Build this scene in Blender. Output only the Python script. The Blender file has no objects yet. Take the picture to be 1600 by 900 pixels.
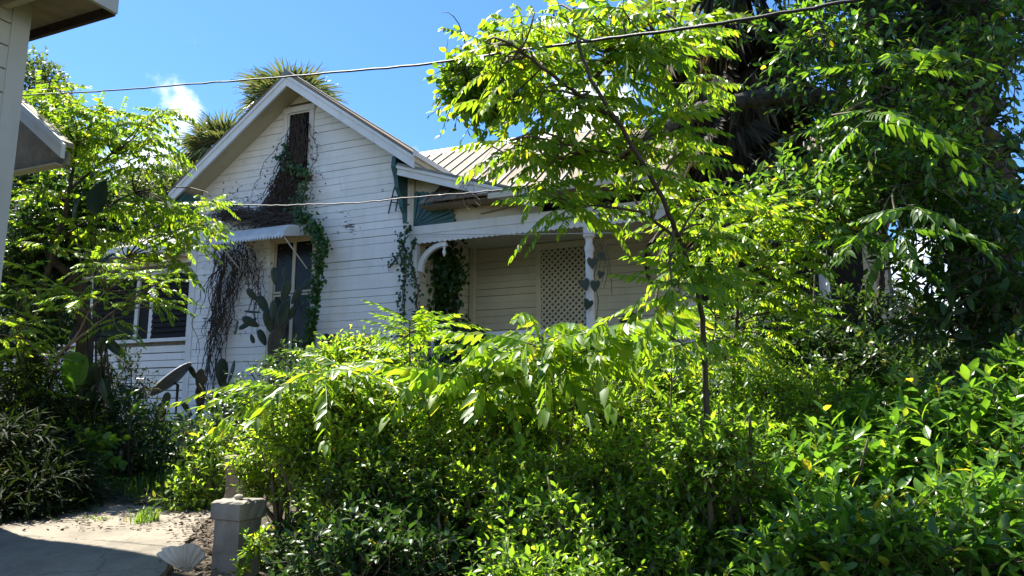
import bpy, math, random
import numpy as np
from mathutils import Vector, Matrix
random.seed(7); R = np.random.default_rng(7)
S = bpy.context.scene; COL = S.collection

# ------------------------------------------------------------------ camera, sky, sun
F = 1150.0; TH = math.radians(9.4); YAW = math.radians(23.3); CZ = 1.6
cd = bpy.data.cameras.new('camera'); cam = bpy.data.objects.new('camera', cd); COL.objects.link(cam)
cd.sensor_width = 36; cd.lens = 36 * F / 1600; cd.clip_end = 3000; cd.clip_start = .05
cam.location = (0, 0, CZ); cam.rotation_euler = (math.pi / 2 + TH, 0, YAW); S.camera = cam
SUN = Vector((-.47, .165, .87)).normalized()
ld = bpy.data.lights.new('sun', 'SUN'); ld.energy = 5.0; ld.angle = math.radians(.5); ld.color = (1, .95, .86)
lo = bpy.data.objects.new('sun', ld); COL.objects.link(lo); lo.rotation_euler = SUN.to_track_quat('Z', 'Y').to_euler(); lo.location = (0, 0, 30)
W = bpy.data.worlds.new('World'); S.world = W; W.use_nodes = True
nt = W.node_tree; nn = nt.nodes; ll = nt.links; bg = nn['Background']
sky = nn.new('ShaderNodeTexSky'); sky.sky_type = 'NISHITA'; sky.sun_disc = False
sky.sun_elevation = math.asin(SUN.z); sky.sun_rotation = math.atan2(SUN.x, SUN.y)
sky.air_density = 1.0; sky.dust_density = .3; sky.ozone_density = 1.5
bg.inputs['Strength'].default_value = .10
tc = nn.new('ShaderNodeTexCoord')
def wmath(op, a, b=None, c=None):
    n = nn.new('ShaderNodeMath'); n.operation = op
    for i, v in enumerate((a, b, c)):
        if v is None: continue
        if hasattr(v, 'node'): ll.new(v, n.inputs[i])
        else: n.inputs[i].default_value = v
    return n.outputs[0]
nz = nn.new('ShaderNodeTexNoise'); nz.inputs['Scale'].default_value = 7; nz.inputs['Detail'].default_value = 7; nz.inputs['Roughness'].default_value = .6
ll.new(tc.outputs['Generated'], nz.inputs['Vector'])
def camray(px, py):
    a, b = (px - 800) / F, (450 - py) / F
    r = np.array([math.cos(YAW), math.sin(YAW), 0]); fh = np.array([-math.sin(YAW), math.cos(YAW), 0])
    fw = fh * math.cos(TH) + np.array([0, 0, 1]) * math.sin(TH); up = -fh * math.sin(TH) + np.array([0, 0, 1]) * math.cos(TH)
    return r * a + up * b + fw
mask = None
for px, py, rad in ((250, 256, .10), (930, 190, .10), (1490, 450, .13), (1120, 440, .12)):
    d = Vector(camray(px, py)).normalized()
    vm = nn.new('ShaderNodeVectorMath'); vm.operation = 'DISTANCE'; vm.inputs[1].default_value = d
    ll.new(tc.outputs['Generated'], vm.inputs[0])
    m = wmath('SUBTRACT', 1.0, wmath('DIVIDE', vm.outputs['Value'], rad))
    mask = m if mask is None else wmath('MAXIMUM', mask, m)
# scattered low cumulus, added all round to light the shaded wall; upper sky clear
sx = nn.new('ShaderNodeSeparateXYZ'); ll.new(tc.outputs['Generated'], sx.inputs[0])
n2 = nn.new('ShaderNodeTexNoise'); n2.inputs['Scale'].default_value = 3.1; n2.inputs['Detail'].default_value = 2; ll.new(tc.outputs['Generated'], n2.inputs['Vector'])
band = wmath('SUBTRACT', wmath('MULTIPLY', wmath('SUBTRACT', n2.outputs['Fac'], .36), 3.5), wmath('MULTIPLY', wmath('ABSOLUTE', wmath('SUBTRACT', sx.outputs['Z'], .15)), 3.6))
mask = wmath('MAXIMUM', mask, band)
dens = wmath('ADD', mask, wmath('MULTIPLY', wmath('SUBTRACT', nz.outputs['Fac'], .55), 3.2))
ss = nn.new('ShaderNodeMapRange'); ss.interpolation_type = 'SMOOTHSTEP'; ll.new(dens, ss.inputs['Value'])
ss.inputs['From Min'].default_value = 0; ss.inputs['From Max'].default_value = .7
mx = nn.new('ShaderNodeMixRGB'); mx.inputs['Color2'].default_value = (8, 8, 8, 1)
ll.new(ss.outputs['Result'], mx.inputs['Fac']); tint = nn.new('ShaderNodeMixRGB'); tint.blend_type = 'MULTIPLY'; tint.inputs[0].default_value = 1; tint.inputs[2].default_value = (.34, .55, .78, 1)
ll.new(sky.outputs['Color'], tint.inputs[1]); ll.new(tint.outputs[0], mx.inputs['Color1']); ll.new(mx.outputs['Color'], bg.inputs['Color'])
S.view_settings.view_transform = 'Standard'; S.view_settings.look = 'None'; S.view_settings.gamma = 1; S.view_settings.exposure = 1.7
S.render.engine = 'CYCLES'
c = S.cycles; c.max_bounces = 7; c.diffuse_bounces = 3; c.glossy_bounces = 2; c.transmission_bounces = 4; c.transparent_max_bounces = 4
c.caustics_reflective = False; c.caustics_refractive = False

# ------------------------------------------------------------------ helpers
def P(px, py, D): d = camray(px, py) * D; return Vector((d[0], d[1], d[2] + CZ))
def PY(px, py, Y): d = camray(px, py); t = Y / d[1]; return Vector((d[0] * t, Y, d[2] * t + CZ))
CAMP = np.array([0, 0, CZ])
def smooth(t): t = np.clip(t, 0, 1); return t * t * (3 - 2 * t)
def gz(x, y):
    v = -.395 * x + .918 * y
    return .15 + .55 * smooth((v - 2.4) / 2.6) + .1 * smooth((v - 6) / 4)

def mesh(name, V, Fs, smoothf=False):
    """V (n,3); Fs list of int arrays (m,k)"""
    me = bpy.data.meshes.new(name)
    V = np.asarray(V, np.float32)
    me.vertices.add(len(V)); me.vertices.foreach_set('co', V.ravel())
    Fs = [np.asarray(f, np.int32) for f in Fs if len(f)]
    li = np.concatenate([f.ravel() for f in Fs]); tot = np.concatenate([np.full(len(f), f.shape[1], np.int32) for f in Fs])
    st = np.concatenate([[0], np.cumsum(tot)[:-1]]).astype(np.int32)
    me.loops.add(len(li)); me.loops.foreach_set('vertex_index', li)
    me.polygons.add(len(tot)); me.polygons.foreach_set('loop_start', st)
    try: me.polygons.foreach_set('loop_total', tot)
    except Exception: pass
    me.polygons.foreach_set('use_smooth', np.full(len(tot), bool(smoothf)))
    me.update(calc_edges=True)
    return me
class G:
    def __init__(s): s.V = []; s.F = {3: [], 4: []}; s.n = 0
    def add(s, V, Fs):
        V = np.asarray(V, float).reshape(-1, 3); s.V.append(V)
        for f in Fs:
            f = np.asarray(f, int)
            if len(f): s.F.setdefault(f.shape[1], []).append(f + s.n)
        s.n += len(V); return s
    def box(s, a, b):
        (x0, y0, z0), (x1, y1, z1) = a, b
        return s.hexa([(x0, y0, z0), (x1, y0, z0), (x1, y1, z0), (x0, y1, z0), (x0, y0, z1), (x1, y0, z1), (x1, y1, z1), (x0, y1, z1)])
    def hexa(s, p):
        return s.add(p, [[(0, 3, 2, 1), (4, 5, 6, 7), (0, 1, 5, 4), (1, 2, 6, 5), (2, 3, 7, 6), (3, 0, 4, 7)]])
    def prism(s, poly, ax, a0, a1):
        """poly: 2D points; extruded along axis ax ('x','y','z') from a0 to a1"""
        n = len(poly); V = []
        for a in (a0, a1):
            for u, w in poly: V.append({'x': (a, u, w), 'y': (u, a, w), 'z': (u, w, a)}[ax])
        return s.add(V, [[(i, (i + 1) % n, n + (i + 1) % n, n + i) for i in range(n)], [tuple(range(n))[::-1]], [tuple(range(n, 2 * n))]])
    def bar(s, a, b, w, h, up=(0, 0, 1)):
        a, b = Vector(a), Vector(b); d = (b - a).normalized(); x = d.cross(Vector(up))
        if x.length < 1e-4: x = d.cross(Vector((1, 0, 0)))
        x.normalize(); z = x.cross(d); x *= w / 2; z *= h / 2
        return s.hexa([a - x - z, a + x - z, b + x - z, b - x - z, a - x + z, a + x + z, b + x + z, b - x + z])
    def tube(s, pts, rad, k=6):
        pts = np.asarray([tuple(p) for p in pts], float); n = len(pts)
        rad = np.broadcast_to(np.asarray(rad, float), (n,)) if np.ndim(rad) == 0 else np.asarray(rad, float)
        T = np.gradient(pts, axis=0); T /= np.linalg.norm(T, axis=1)[:, None] + 1e-9
        ref = np.array([0, 0, 1.]) if abs(T[:, 2]).mean() < .8 else np.array([1., 0, 0])
        A = np.cross(T, ref); A /= np.linalg.norm(A, axis=1)[:, None] + 1e-9; B = np.cross(T, A)
        an = np.arange(k) * 2 * math.pi / k
        V = pts[:, None] + rad[:, None, None] * (np.cos(an)[None, :, None] * A[:, None] + np.sin(an)[None, :, None] * B[:, None])
        i = np.arange(n - 1)[:, None] * k; j = np.arange(k)[None]; j2 = (j + 1) % k
        Fq = np.stack(np.broadcast_arrays(i + j, i + j2, i + k + j2, i + k + j), -1).reshape(-1, 4)
        s.add(V.reshape(-1, 3), [Fq]); s.F.setdefault(k, []).append(np.array([np.arange(k)[::-1] + s.n - n * k])); s.F[k].append(np.array([np.arange(k) + s.n - k]))
        return s
    def lathe(s, prof, c, k=12):
        an = np.arange(k) * 2 * math.pi / k; c = np.array(c, float)
        V = np.array([[c[0] + r * math.cos(a), c[1] + r * math.sin(a), c[2] + z] for r, z in prof for a in an])
        n = len(prof); i = np.arange(n - 1)[:, None] * k; j = np.arange(k)[None]; j2 = (j + 1) % k
        Fq = np.stack(np.broadcast_arrays(i + j, i + j2, i + k + j2, i + k + j), -1).reshape(-1, 4)
        s.add(V, [Fq, [tuple(range(k))[::-1]], [tuple(range((n - 1) * k, n * k))]]); return s
    def mesh(s, name, sm=False): return mesh(name, np.concatenate(s.V), [np.concatenate(v) for v in s.F.values() if v], sm)
def link(name, me, mat, parent=None, M=None):
    o = bpy.data.objects.new(name, me); COL.objects.link(o)
    if mat and not me.materials: me.materials.append(mat)
    if parent is not None:
        o.parent = parent
        o.matrix_parent_inverse = WORLD[parent.name].inverted()
    WORLD[o.name] = Matrix.Identity(4)
    if M is not None: o.matrix_basis = M
    return o
WORLD = {}
def obj(name, g, mat, parent=None, sm=False): return link(name, g.mesh(name, sm), mat, parent)
def thing(name, label, cat, loc, group=None):
    o = bpy.data.objects.new(name, None); COL.objects.link(o); o.location = loc; o.empty_display_size = .2
    WORLD[o.name] = Matrix.Translation(Vector(loc)); return tag(o, label, cat, group)
def tag(o, label=None, cat=None, group=None, kind=None):
    for k, v in (('label', label), ('category', cat), ('group', group), ('kind', kind)):
        if v: o[k] = v
    return o

# ------------------------------------------------------------------ materials
def newmat(name):
    m = bpy.data.materials.new(name); m.use_nodes = True; n = m.node_tree
    return m, n, n.nodes, n.links, n.nodes['Principled BSDF']
def noise(N, L, sc, det=4, rough=.55, coord=None, stretch=None):
    n = N.new('ShaderNodeTexNoise'); n.inputs['Scale'].default_value = sc; n.inputs['Detail'].default_value = det; n.inputs['Roughness'].default_value = rough
    g = N.new('ShaderNodeNewGeometry'); src = g.outputs['Position']
    if stretch:
        v = N.new('ShaderNodeVectorMath'); v.operation = 'MULTIPLY'; v.inputs[1].default_value = stretch; L.new(src, v.inputs[0]); src = v.outputs[0]
    L.new(src, n.inputs['Vector']); return n.outputs['Fac']
def ramp(N, L, fac, stops):
    r = N.new('ShaderNodeValToRGB'); L.new(fac, r.inputs['Fac']); e = r.color_ramp.elements
    while len(e) < len(stops): e.new(.5)
    for x, (p, col) in zip(e, stops): x.position = p; x.color = (*col, 1) if len(col) == 3 else col
    return r.outputs['Color']
def mixc(N, L, fac, a, b, mode='MIX'):
    m = N.new('ShaderNodeMixRGB'); m.blend_type = mode
    for i, v in ((0, fac), (1, a), (2, b)):
        if hasattr(v, 'node'): L.new(v, m.inputs[i])
        else: m.inputs[i].default_value = v if i == 0 else (*v, 1)
    return m.outputs[0]
def bump(N, L, b, fac, st=.3, dist=.01):
    n = N.new('ShaderNodeBump'); n.inputs['Strength'].default_value = st; n.inputs['Distance'].default_value = dist
    L.new(fac, n.inputs['Height']); L.new(n.outputs[0], b.inputs['Normal'])
def rndobj(N): return N.new('ShaderNodeObjectInfo').outputs['Random']
def paint(name, base, dirt, amt=.5, peel=None, peel_th=.7, rough=.6):
    m, t, N, L, b = newmat(name)
    f = noise(N, L, 1.3, 6, .65); col = ramp(N, L, f, [(.35, base), (.75, tuple(base[i] * (1 - amt) + dirt[i] * amt for i in range(3)))])
    st = noise(N, L, 5, 5, .6, stretch=(1, 1, .25))
    col = mixc(N, L, mixc(N, L, 1, ramp(N, L, st, [(.5, (0, 0, 0)), (.75, (.5, .5, .5))]), (1, 1, 1), 'MULTIPLY'), col, dirt)
    col = mixc(N, L, .12, col, ramp(N, L, rndobj(N), [(0, (.55, .55, .5)), (1, (1, 1, 1))]), 'MULTIPLY')
    if peel:
        pn = noise(N, L, 9, 5, .7, stretch=(.6, .6, 2.2)); pm = noise(N, L, .9, 2)
        ad = N.new('ShaderNodeMath'); ad.operation = 'MULTIPLY'; L.new(pn, ad.inputs[0]); L.new(pm, ad.inputs[1])
        col = mixc(N, L, ramp(N, L, ad.outputs[0], [(peel_th * .5, (0, 0, 0)), (peel_th * .5 + .012, (1, 1, 1))]), col, peel)
    L.new(col, b.inputs['Base Color']); b.inputs['Roughness'].default_value = rough
    bump(N, L, b, noise(N, L, 60, 4, stretch=(.08, .08, 2.5)), .12, .002)
    return m
def simple(name, c1, c2, sc=8, rough=.7, bs=.4, bd=.01, stretch=None, det=6, spec=None):
    m, t, N, L, b = newmat(name); f = noise(N, L, sc, det, .65, stretch=stretch)
    L.new(ramp(N, L, f, [(.3, c1), (.7, c2)]), b.inputs['Base Color']); b.inputs['Roughness'].default_value = rough
    if bs: bump(N, L, b, noise(N, L, sc * 3, 5, stretch=stretch), bs, bd)
    if spec is not None: b.inputs['Specular IOR Level'].default_value = spec
    return m
def leafmat(name, cols, tcols=None, trans=.5, rough=.36, spec=.5):
    """cols: list of (pos,colour) picked per leaf; translucent colour brighter and yellower"""
    m, t, N, L, b = newmat(name)
    g = N.new('ShaderNodeNewGeometry'); oi = N.new('ShaderNodeObjectInfo')
    a = N.new('ShaderNodeMath'); a.operation = 'ADD'; L.new(g.outputs['Random Per Island'], a.inputs[0]); L.new(oi.outputs['Random'], a.inputs[1])
    fr = N.new('ShaderNodeMath'); fr.operation = 'FRACT'; L.new(a.outputs[0], fr.inputs[0])
    c1 = ramp(N, L, fr.outputs[0], cols)
    lo_ = noise(N, L, 1.6, 2); c1 = mixc(N, L, .35, c1, ramp(N, L, lo_, [(.35, (.6, .75, .5)), (.65, (1.15, 1.1, .9))]), 'MULTIPLY')
    L.new(c1, b.inputs['Base Color']); b.inputs['Roughness'].default_value = rough; b.inputs['Specular IOR Level'].default_value = spec
    tr = N.new('ShaderNodeBsdfTranslucent'); L.new(mixc(N, L, 1, c1, (3.1, 2.6, 1.1), 'MULTIPLY'), tr.inputs['Color'])
    mx = N.new('ShaderNodeMixShader'); mx.inputs[0].default_value = trans
    L.new(b.outputs[0], mx.inputs[1]); L.new(tr.outputs[0], mx.inputs[2]); L.new(mx.outputs[0], N['Material Output'].inputs['Surface'])
    return m
M = {}
M['siding'] = paint('white_siding', (.86, .85, .80), (.60, .60, .52), .45, (.13, .12, .12), .80)
M['groove'] = simple('board_groove', (.10, .095, .08), (.22, .21, .18), 6, .9, 0)
M['trim'] = paint('white_trim', (.76, .77, .74), (.54, .54, .46), .45, (.14, .13, .12), .95)
M['cream'] = paint('cream_trim', (.62, .56, .42), (.40, .35, .24), .5)
M['olive'] = paint('porch_wall_paint', (.62, .60, .43), (.45, .42, .28), .45)
M['teal'] = paint('teal_paint', (.035, .12, .12), (.02, .05, .05), .5)
M['greyw'] = paint('neighbour_paint', (.50, .52, .46), (.36, .37, .31), .5)
M['darkwood'] = simple('dark_wood', (.018, .012, .009), (.06, .035, .025), 10, .7)
M['soffit'] = simple('brown_soffit', (.20, .17, .12), (.34, .29, .2), 6, .8)
M['soffit2'] = paint('pale_soffit', (.50, .46, .33), (.36, .31, .2), .5)
M['glass'] = simple('dark_glass', (.006, .007, .007), (.02, .02, .018), 2, .25, 0, spec=.2)
M['void'] = simple('dark_interior', (.006, .006, .005), (.012, .011, .01), 2, .9, 0)
m, t, N, L, b = newmat('old_concrete')
f1 = noise(N, L, 1.6, 9, .7); f2 = noise(N, L, 35, 6, .75); col = ramp(N, L, f1, [(.32, (.125, .108, .082)), (.5, (.21, .182, .138)), (.68, (.265, .235, .18))])
col = mixc(N, L, .5, col, ramp(N, L, f2, [(.3, (.55, .52, .45)), (.65, (1.1, 1.08, 1))]), 'MULTIPLY')
vo = N.new('ShaderNodeTexVoronoi'); vo.feature = 'DISTANCE_TO_EDGE'; vo.inputs['Scale'].default_value = .9
gq = N.new('ShaderNodeNewGeometry'); wn = N.new('ShaderNodeTexNoise'); wn.inputs['Scale'].default_value = 3; wn.inputs['Detail'].default_value = 6; L.new(gq.outputs['Position'], wn.inputs['Vector'])
wa = N.new('ShaderNodeMixRGB'); wa.inputs[0].default_value = .25; L.new(gq.outputs['Position'], wa.inputs[1]); L.new(wn.outputs['Color'], wa.inputs[2]); L.new(wa.outputs[0], vo.inputs['Vector'])
col = mixc(N, L, ramp(N, L, vo.outputs['Distance'], [(.0, (.6, .6, .6)), (.006, (0, 0, 0))]), col, (.07, .06, .04))
L.new(col, b.inputs['Base Color']); b.inputs['Roughness'].default_value = .9; bump(N, L, b, f2, .5, .006); M['concrete'] = m
M['pillar'] = simple('weathered_pillar', (.14, .125, .10), (.31, .28, .225), 4, .9, .35, .004, det=9)
M['shell'] = simple('shell_white', (.48, .45, .38), (.66, .63, .56), 5, .6)
M['iron'] = simple('black_iron', (.012, .012, .013), (.03, .028, .026), 12, .6)
M['cable'] = simple('black_cable', (.008, .008, .008), (.02, .02, .02), 6, .6)
M['cable2'] = simple('grey_cable', (.02, .02, .02), (.17, .165, .15), .8, .6)
M['whitecord'] = simple('pale_cord', (.4, .4, .36), (.55, .55, .5), 3, .6)
M['bark'] = simple('bark', (.020, .015, .011), (.085, .066, .048), 9, .95, 1, .03, stretch=(1, 1, .3), det=9)
M['barklichen'] = simple('lichen_bark', (.016, .012, .009), (.125, .115, .09), 16, .95, 1, .03, det=9)
M['twig'] = simple('green_twig', (.05, .04, .022), (.12, .10, .05), 12, .8)
M['palebranch'] = simple('pale_branch', (.10, .075, .055), (.22, .17, .13), 14, .85)
M['redtwig'] = simple('reddish_leaf_stalk', (.10, .05, .03), (.16, .12, .05), 12, .6, 0)
M['deadvine'] = simple('dead_vine', (.024, .019, .016), (.095, .077, .065), 14, .95, 0)
M['deadleaf'] = simple('dead_leaf', (.045, .03, .02), (.17, .12, .08), 20, .9, 0)
M['stone'] = simple('small_stone', (.2, .18, .14), (.38, .35, .28), 20, .9)
M['dish'] = simple('grey_dish', (.11, .125, .14), (.16, .18, .2), 6, .45)
M['metalwhite'] = simple('white_metal', (.55, .57, .55), (.74, .75, .73), 4, .45, .2, .003)
# metal roof
m, t, N, L, b = newmat('tan_metal_roof')
f1 = noise(N, L, 2.5, 7, .7, stretch=(1, .35, .35)); f2 = noise(N, L, 11, 5, .7)
col = ramp(N, L, f1, [(.3, (.25, .20, .14)), (.54, (.225, .175, .12)), (.63, (.17, .105, .07)), (.75, (.235, .19, .135))])
col = mixc(N, L, .4, col, ramp(N, L, f2, [(.3, (.6, .55, .5)), (.7, (1, 1, 1))]), 'MULTIPLY')
L.new(col, b.inputs['Base Color']); b.inputs['Roughness'].default_value = .75; b.inputs['Specular IOR Level'].default_value = .2; M['roof'] = m
M['seam'] = simple('roof_seam', (.13, .14, .12), (.24, .24, .20), 5, .5)
# ground
m, t, N, L, b = newmat('soil')
f1 = noise(N, L, 3, 8, .7); f2 = noise(N, L, 28, 6, .7)
col = ramp(N, L, f1, [(.35, (.035, .03, .018)), (.55, (.085, .065, .04)), (.7, (.05, .06, .02))])
col = mixc(N, L, .6, col, ramp(N, L, f2, [(.35, (.4, .35, .3)), (.7, (1.3, 1.2, 1))]), 'MULTIPLY')
L.new(col, b.inputs['Base Color']); b.inputs['Roughness'].default_value = .95; bump(N, L, b, f2, 1, .03); M['soil'] = m
# leaves
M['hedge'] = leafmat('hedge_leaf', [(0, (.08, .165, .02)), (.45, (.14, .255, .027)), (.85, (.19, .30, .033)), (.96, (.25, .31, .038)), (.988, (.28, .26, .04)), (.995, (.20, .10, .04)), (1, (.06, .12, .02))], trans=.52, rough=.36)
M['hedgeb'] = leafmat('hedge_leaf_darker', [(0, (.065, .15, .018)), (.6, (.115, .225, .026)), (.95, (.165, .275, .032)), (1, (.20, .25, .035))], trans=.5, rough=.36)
M['frond'] = leafmat('compound_leaf', [(0, (.035, .09, .012)), (.6, (.055, .13, .016)), (1, (.09, .17, .02))], trans=.55, rough=.4)
M['frondb'] = leafmat('compound_leaf_bright', [(0, (.075, .16, .014)), (.55, (.11, .205, .018)), (.85, (.16, .245, .022)), (1, (.24, .26, .03))], trans=.55, rough=.4)
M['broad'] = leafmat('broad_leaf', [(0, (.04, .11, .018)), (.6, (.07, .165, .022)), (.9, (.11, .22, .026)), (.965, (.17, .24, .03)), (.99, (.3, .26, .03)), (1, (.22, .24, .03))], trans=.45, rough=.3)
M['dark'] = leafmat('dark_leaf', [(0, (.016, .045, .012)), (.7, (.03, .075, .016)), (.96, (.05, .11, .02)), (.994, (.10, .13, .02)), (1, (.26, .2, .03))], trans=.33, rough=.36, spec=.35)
M['oak'] = leafmat('oak_leaf', [(0, (.04, .075, .02)), (.7, (.065, .11, .03)), (1, (.11, .15, .05))], trans=.35, rough=.5)
M['ivy'] = leafmat('vine_leaf', [(0, (.02, .06, .014)), (.7, (.045, .115, .02)), (1, (.08, .16, .026))], trans=.4, rough=.4)
M['palm'] = leafmat('palm_frond', [(0, (.065, .10, .055)), (.75, (.105, .145, .075)), (1, (.17, .165, .10))], trans=.22, rough=.4)
M['deadpalm'] = leafmat('dead_palm_frond', [(0, (.035, .03, .024)), (.7, (.08, .067, .05)), (1, (.17, .145, .11))], trans=.15, rough=.7, spec=.2)
M['grass'] = leafmat('grass_blade', [(0, (.05, .12, .02)), (.8, (.09, .18, .03)), (1, (.18, .18, .06))], trans=.45, rough=.45)
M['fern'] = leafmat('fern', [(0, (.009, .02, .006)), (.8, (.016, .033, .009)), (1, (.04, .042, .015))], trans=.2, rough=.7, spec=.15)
M['banana'] = leafmat('big_paddle_leaf', [(0, (.06, .15, .02)), (1, (.08, .18, .025))], trans=.5, rough=.35)
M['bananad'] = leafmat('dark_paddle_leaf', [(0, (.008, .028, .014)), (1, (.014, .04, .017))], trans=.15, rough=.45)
M['cactus'] = simple('cactus_pad', (.012, .028, .012), (.034, .052, .02), 14, .6, .5, .006)
M['cactusold'] = simple('cactus_old_pad', (.035, .035, .02), (.09, .08, .055), 9, .8, .4, .006)

# ------------------------------------------------------------------ foliage tools
def leaf_tpl(w=.42, fold=.12, droop=.18, wave=0., stations=(.3, .66), peak=(1, .82)):
    """leaf along +Y, length 1, normal +Z"""
    V = [(0, 0, 0)]; Ft = []; Fq = []
    for i, (s_, p_) in enumerate(zip(stations, peak)):
        z = -droop * s_ * s_
        V += [(0, s_, z), (-w / 2 * p_, s_ + .02, z + fold * w * p_ + wave * (1 if i % 2 else -1)), (w / 2 * p_, s_ + .02, z + fold * w * p_ - wave * (1 if i % 2 else -1))]
    n = len(stations); V.append((0, 1, -droop))
    T = [(0, 1, 2), (0, 3, 1)]
    for i in range(n - 1):
        a = 1 + 3 * i; b_ = a + 3
        T += [(a, b_, b_ + 1), (a, b_ + 1, a + 1), (a, a + 2, b_ + 2), (a, b_ + 2, b_)]
    a = 1 + 3 * (n - 1); e = len(V) - 1
    T += [(a, e, a + 1), (a, a + 2, e)]
    return np.array(V, float), np.array(T, int)
T_SM = leaf_tpl(.46, .12, .12, stations=(.42,), peak=(1,))
T_MD = leaf_tpl(.42, .14, .2)
T_LG = leaf_tpl(.40, .12, .22, .015, stations=(.2, .45, .75), peak=(.75, 1, .68))
T_ST = leaf_tpl(.10, .1, .55, stations=(.3, .7), peak=(1, .7))
T_RD = leaf_tpl(.75, .10, .2, .0, stations=(.2, .5, .8), peak=(.85, 1, .62))
T_LF = leaf_tpl(.34, .12, .15, stations=(.22, .6), peak=(1, .72))
def unit(a): return a / (np.linalg.norm(a, axis=-1, keepdims=True) + 1e-9)
def frames(d, up):
    d = unit(d); x = unit(np.cross(d, up)); z = np.cross(x, d); return np.stack([x, d, z], -1)   # columns
def inst(g, tpl, pos, R3, sc):
    V, T = tpl; m = len(pos)
    if m == 0: return
    sc = np.asarray(sc, float); sc = sc if sc.ndim == 2 else np.repeat(sc[:, None], 3, 1)
    X = np.einsum('mij,mkj->mki', R3, V[None] * sc[:, None]) + pos[:, None]
    g.add(X.reshape(-1, 3), [(T[None] + (np.arange(m) * len(V))[:, None, None]).reshape(-1, 3)])
def lobes_sample(lobes, n, lo_=.72, hi=1.02, zmin=None, back=.35):
    """points near the lobes' surfaces, with outward normals, not deep inside other lobes"""
    L_ = np.array([[*c, *r] for c, r in lobes], float); a = (L_[:, 3] * L_[:, 4] + L_[:, 4] * L_[:, 5] + L_[:, 3] * L_[:, 5]); pr = a / a.sum()
    out = []; nor = []; got = 0
    while got < n:
        k = R.choice(len(L_), n, p=pr); u = unit(R.normal(size=(n, 3))); s_ = R.uniform(lo_, hi, n)
        p = L_[k, :3] + u * L_[k, 3:] * s_[:, None]; nm = unit(u / L_[k, 3:])
        q = np.min(np.linalg.norm((p[:, None] - L_[None, :, :3]) / L_[None, :, 3:], axis=2), axis=1)
        ok = q > lo_ - .12
        if zmin is not None: ok &= p[:, 2] > zmin
        tocam = unit(CAMP - p); facing = (nm * tocam).sum(1)
        ok &= (facing > -.25) | (R.random(n) < back)
        out.append(p[ok]); nor.append(nm[ok]); got += ok.sum()
    return np.concatenate(out)[:n], np.concatenate(nor)[:n]
def shoots(base, dirs, length, K, leaf_len, spread_=60, grav=.25, two_rank=False, upw=.9, jit=.35, sizevar=.3):
    """leaf transforms along shoots; returns pos, R3, sc, curves (M,5,3)"""
    Mn = len(base); dirs = unit(dirs); length = np.broadcast_to(length, (Mn,)) * R.uniform(.65, 1.25, Mn)
    t = (np.arange(K) + .6) / K
    pos = base[:, None] + dirs[:, None] * (length[:, None] * t[None])[..., None]; pos[..., 2] -= grav * length[:, None] * t[None] ** 2
    tang = np.repeat(dirs[:, None], K, 1).copy(); tang[..., 2] -= 2 * grav * t[None]; tang = unit(tang)
    side = unit(np.cross(tang, np.array([0, 0, 1.]) + R.normal(size=(Mn, 1, 3)) * .15)); oth = np.cross(side, tang)
    if two_rank: az = (np.arange(K) % 2) * math.pi + R.normal(size=(Mn, K)) * .3
    else: az = (np.arange(K) * 2.4)[None] + R.uniform(0, 6.28, (Mn, 1)) + R.normal(size=(Mn, K)) * .25
    rad = side * np.cos(az)[..., None] + oth * np.sin(az)[..., None]
    sp = np.radians(spread_) * (1.1 - .55 * t)[None] + R.normal(size=(Mn, K)) * .15
    ld_ = tang * np.cos(sp)[..., None] + rad * np.sin(sp)[..., None]
    up = tang * .5 + np.array([0, 0, upw]) + R.normal(size=(Mn, K, 3)) * jit
    sz = leaf_len * (1 - sizevar * np.abs(t[None] - .45) * 1.6) * R.uniform(1 - sizevar, 1 + sizevar, (Mn, K))
    cu = np.linspace(0, 1, 4); curv = base[:, None] + dirs[:, None] * (length[:, None] * cu[None])[..., None]; curv[..., 2] -= grav * length[:, None] * cu[None] ** 2
    return pos.reshape(-1, 3), frames(ld_.reshape(-1, 3), up.reshape(-1, 3)), sz.reshape(-1), curv
def twigs(g, curv, r0=.004, r1=.0015):
    Mn, n, _ = curv.shape; k = 3
    T = np.gradient(curv, axis=1); T = unit(T); A = unit(np.cross(T, np.array([.3, .2, 1.]))); B = np.cross(T, A)
    an = np.arange(k) * 2 * math.pi / k; rad = np.linspace(r0, r1, n)[None, :, None, None]
    V = curv[:, :, None] + rad * (np.cos(an)[None, None, :, None] * A[:, :, None] + np.sin(an)[None, None, :, None] * B[:, :, None])
    i = np.arange(n - 1)[:, None] * k; j = np.arange(k)[None]; j2 = (j + 1) % k
    Fq = np.stack(np.broadcast_arrays(i + j, i + j2, i + k + j2, i + k + j), -1).reshape(-1, 4)
    g.add(V.reshape(-1, 3), [(Fq[None] + (np.arange(Mn) * n * k)[:, None, None]).reshape(-1, 4)])
RV = np.array([math.cos(YAW), math.sin(YAW), 0]); FH = np.array([-math.sin(YAW), math.cos(YAW), 0])
FW = FH * math.cos(TH) + np.array([0, 0, 1]) * math.sin(TH); UPV = -FH * math.sin(TH) + np.array([0, 0, 1]) * math.cos(TH)
def inframe(p):
    q = p - CAMP; z = q @ FW; x = F * (q @ RV) / z; y = F * (q @ UPV) / z
    return (z > .3) & (abs(x) < 790) & (abs(y) < 440), z
def mat4(p, R3, s):
    s = np.broadcast_to(np.asarray(s, float), (3,)); A = R3 * s[None]
    return Matrix(((A[0, 0], A[0, 1], A[0, 2], p[0]), (A[1, 0], A[1, 1], A[1, 2], p[1]), (A[2, 0], A[2, 1], A[2, 2], p[2]), (0, 0, 0, 1)))
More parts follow.
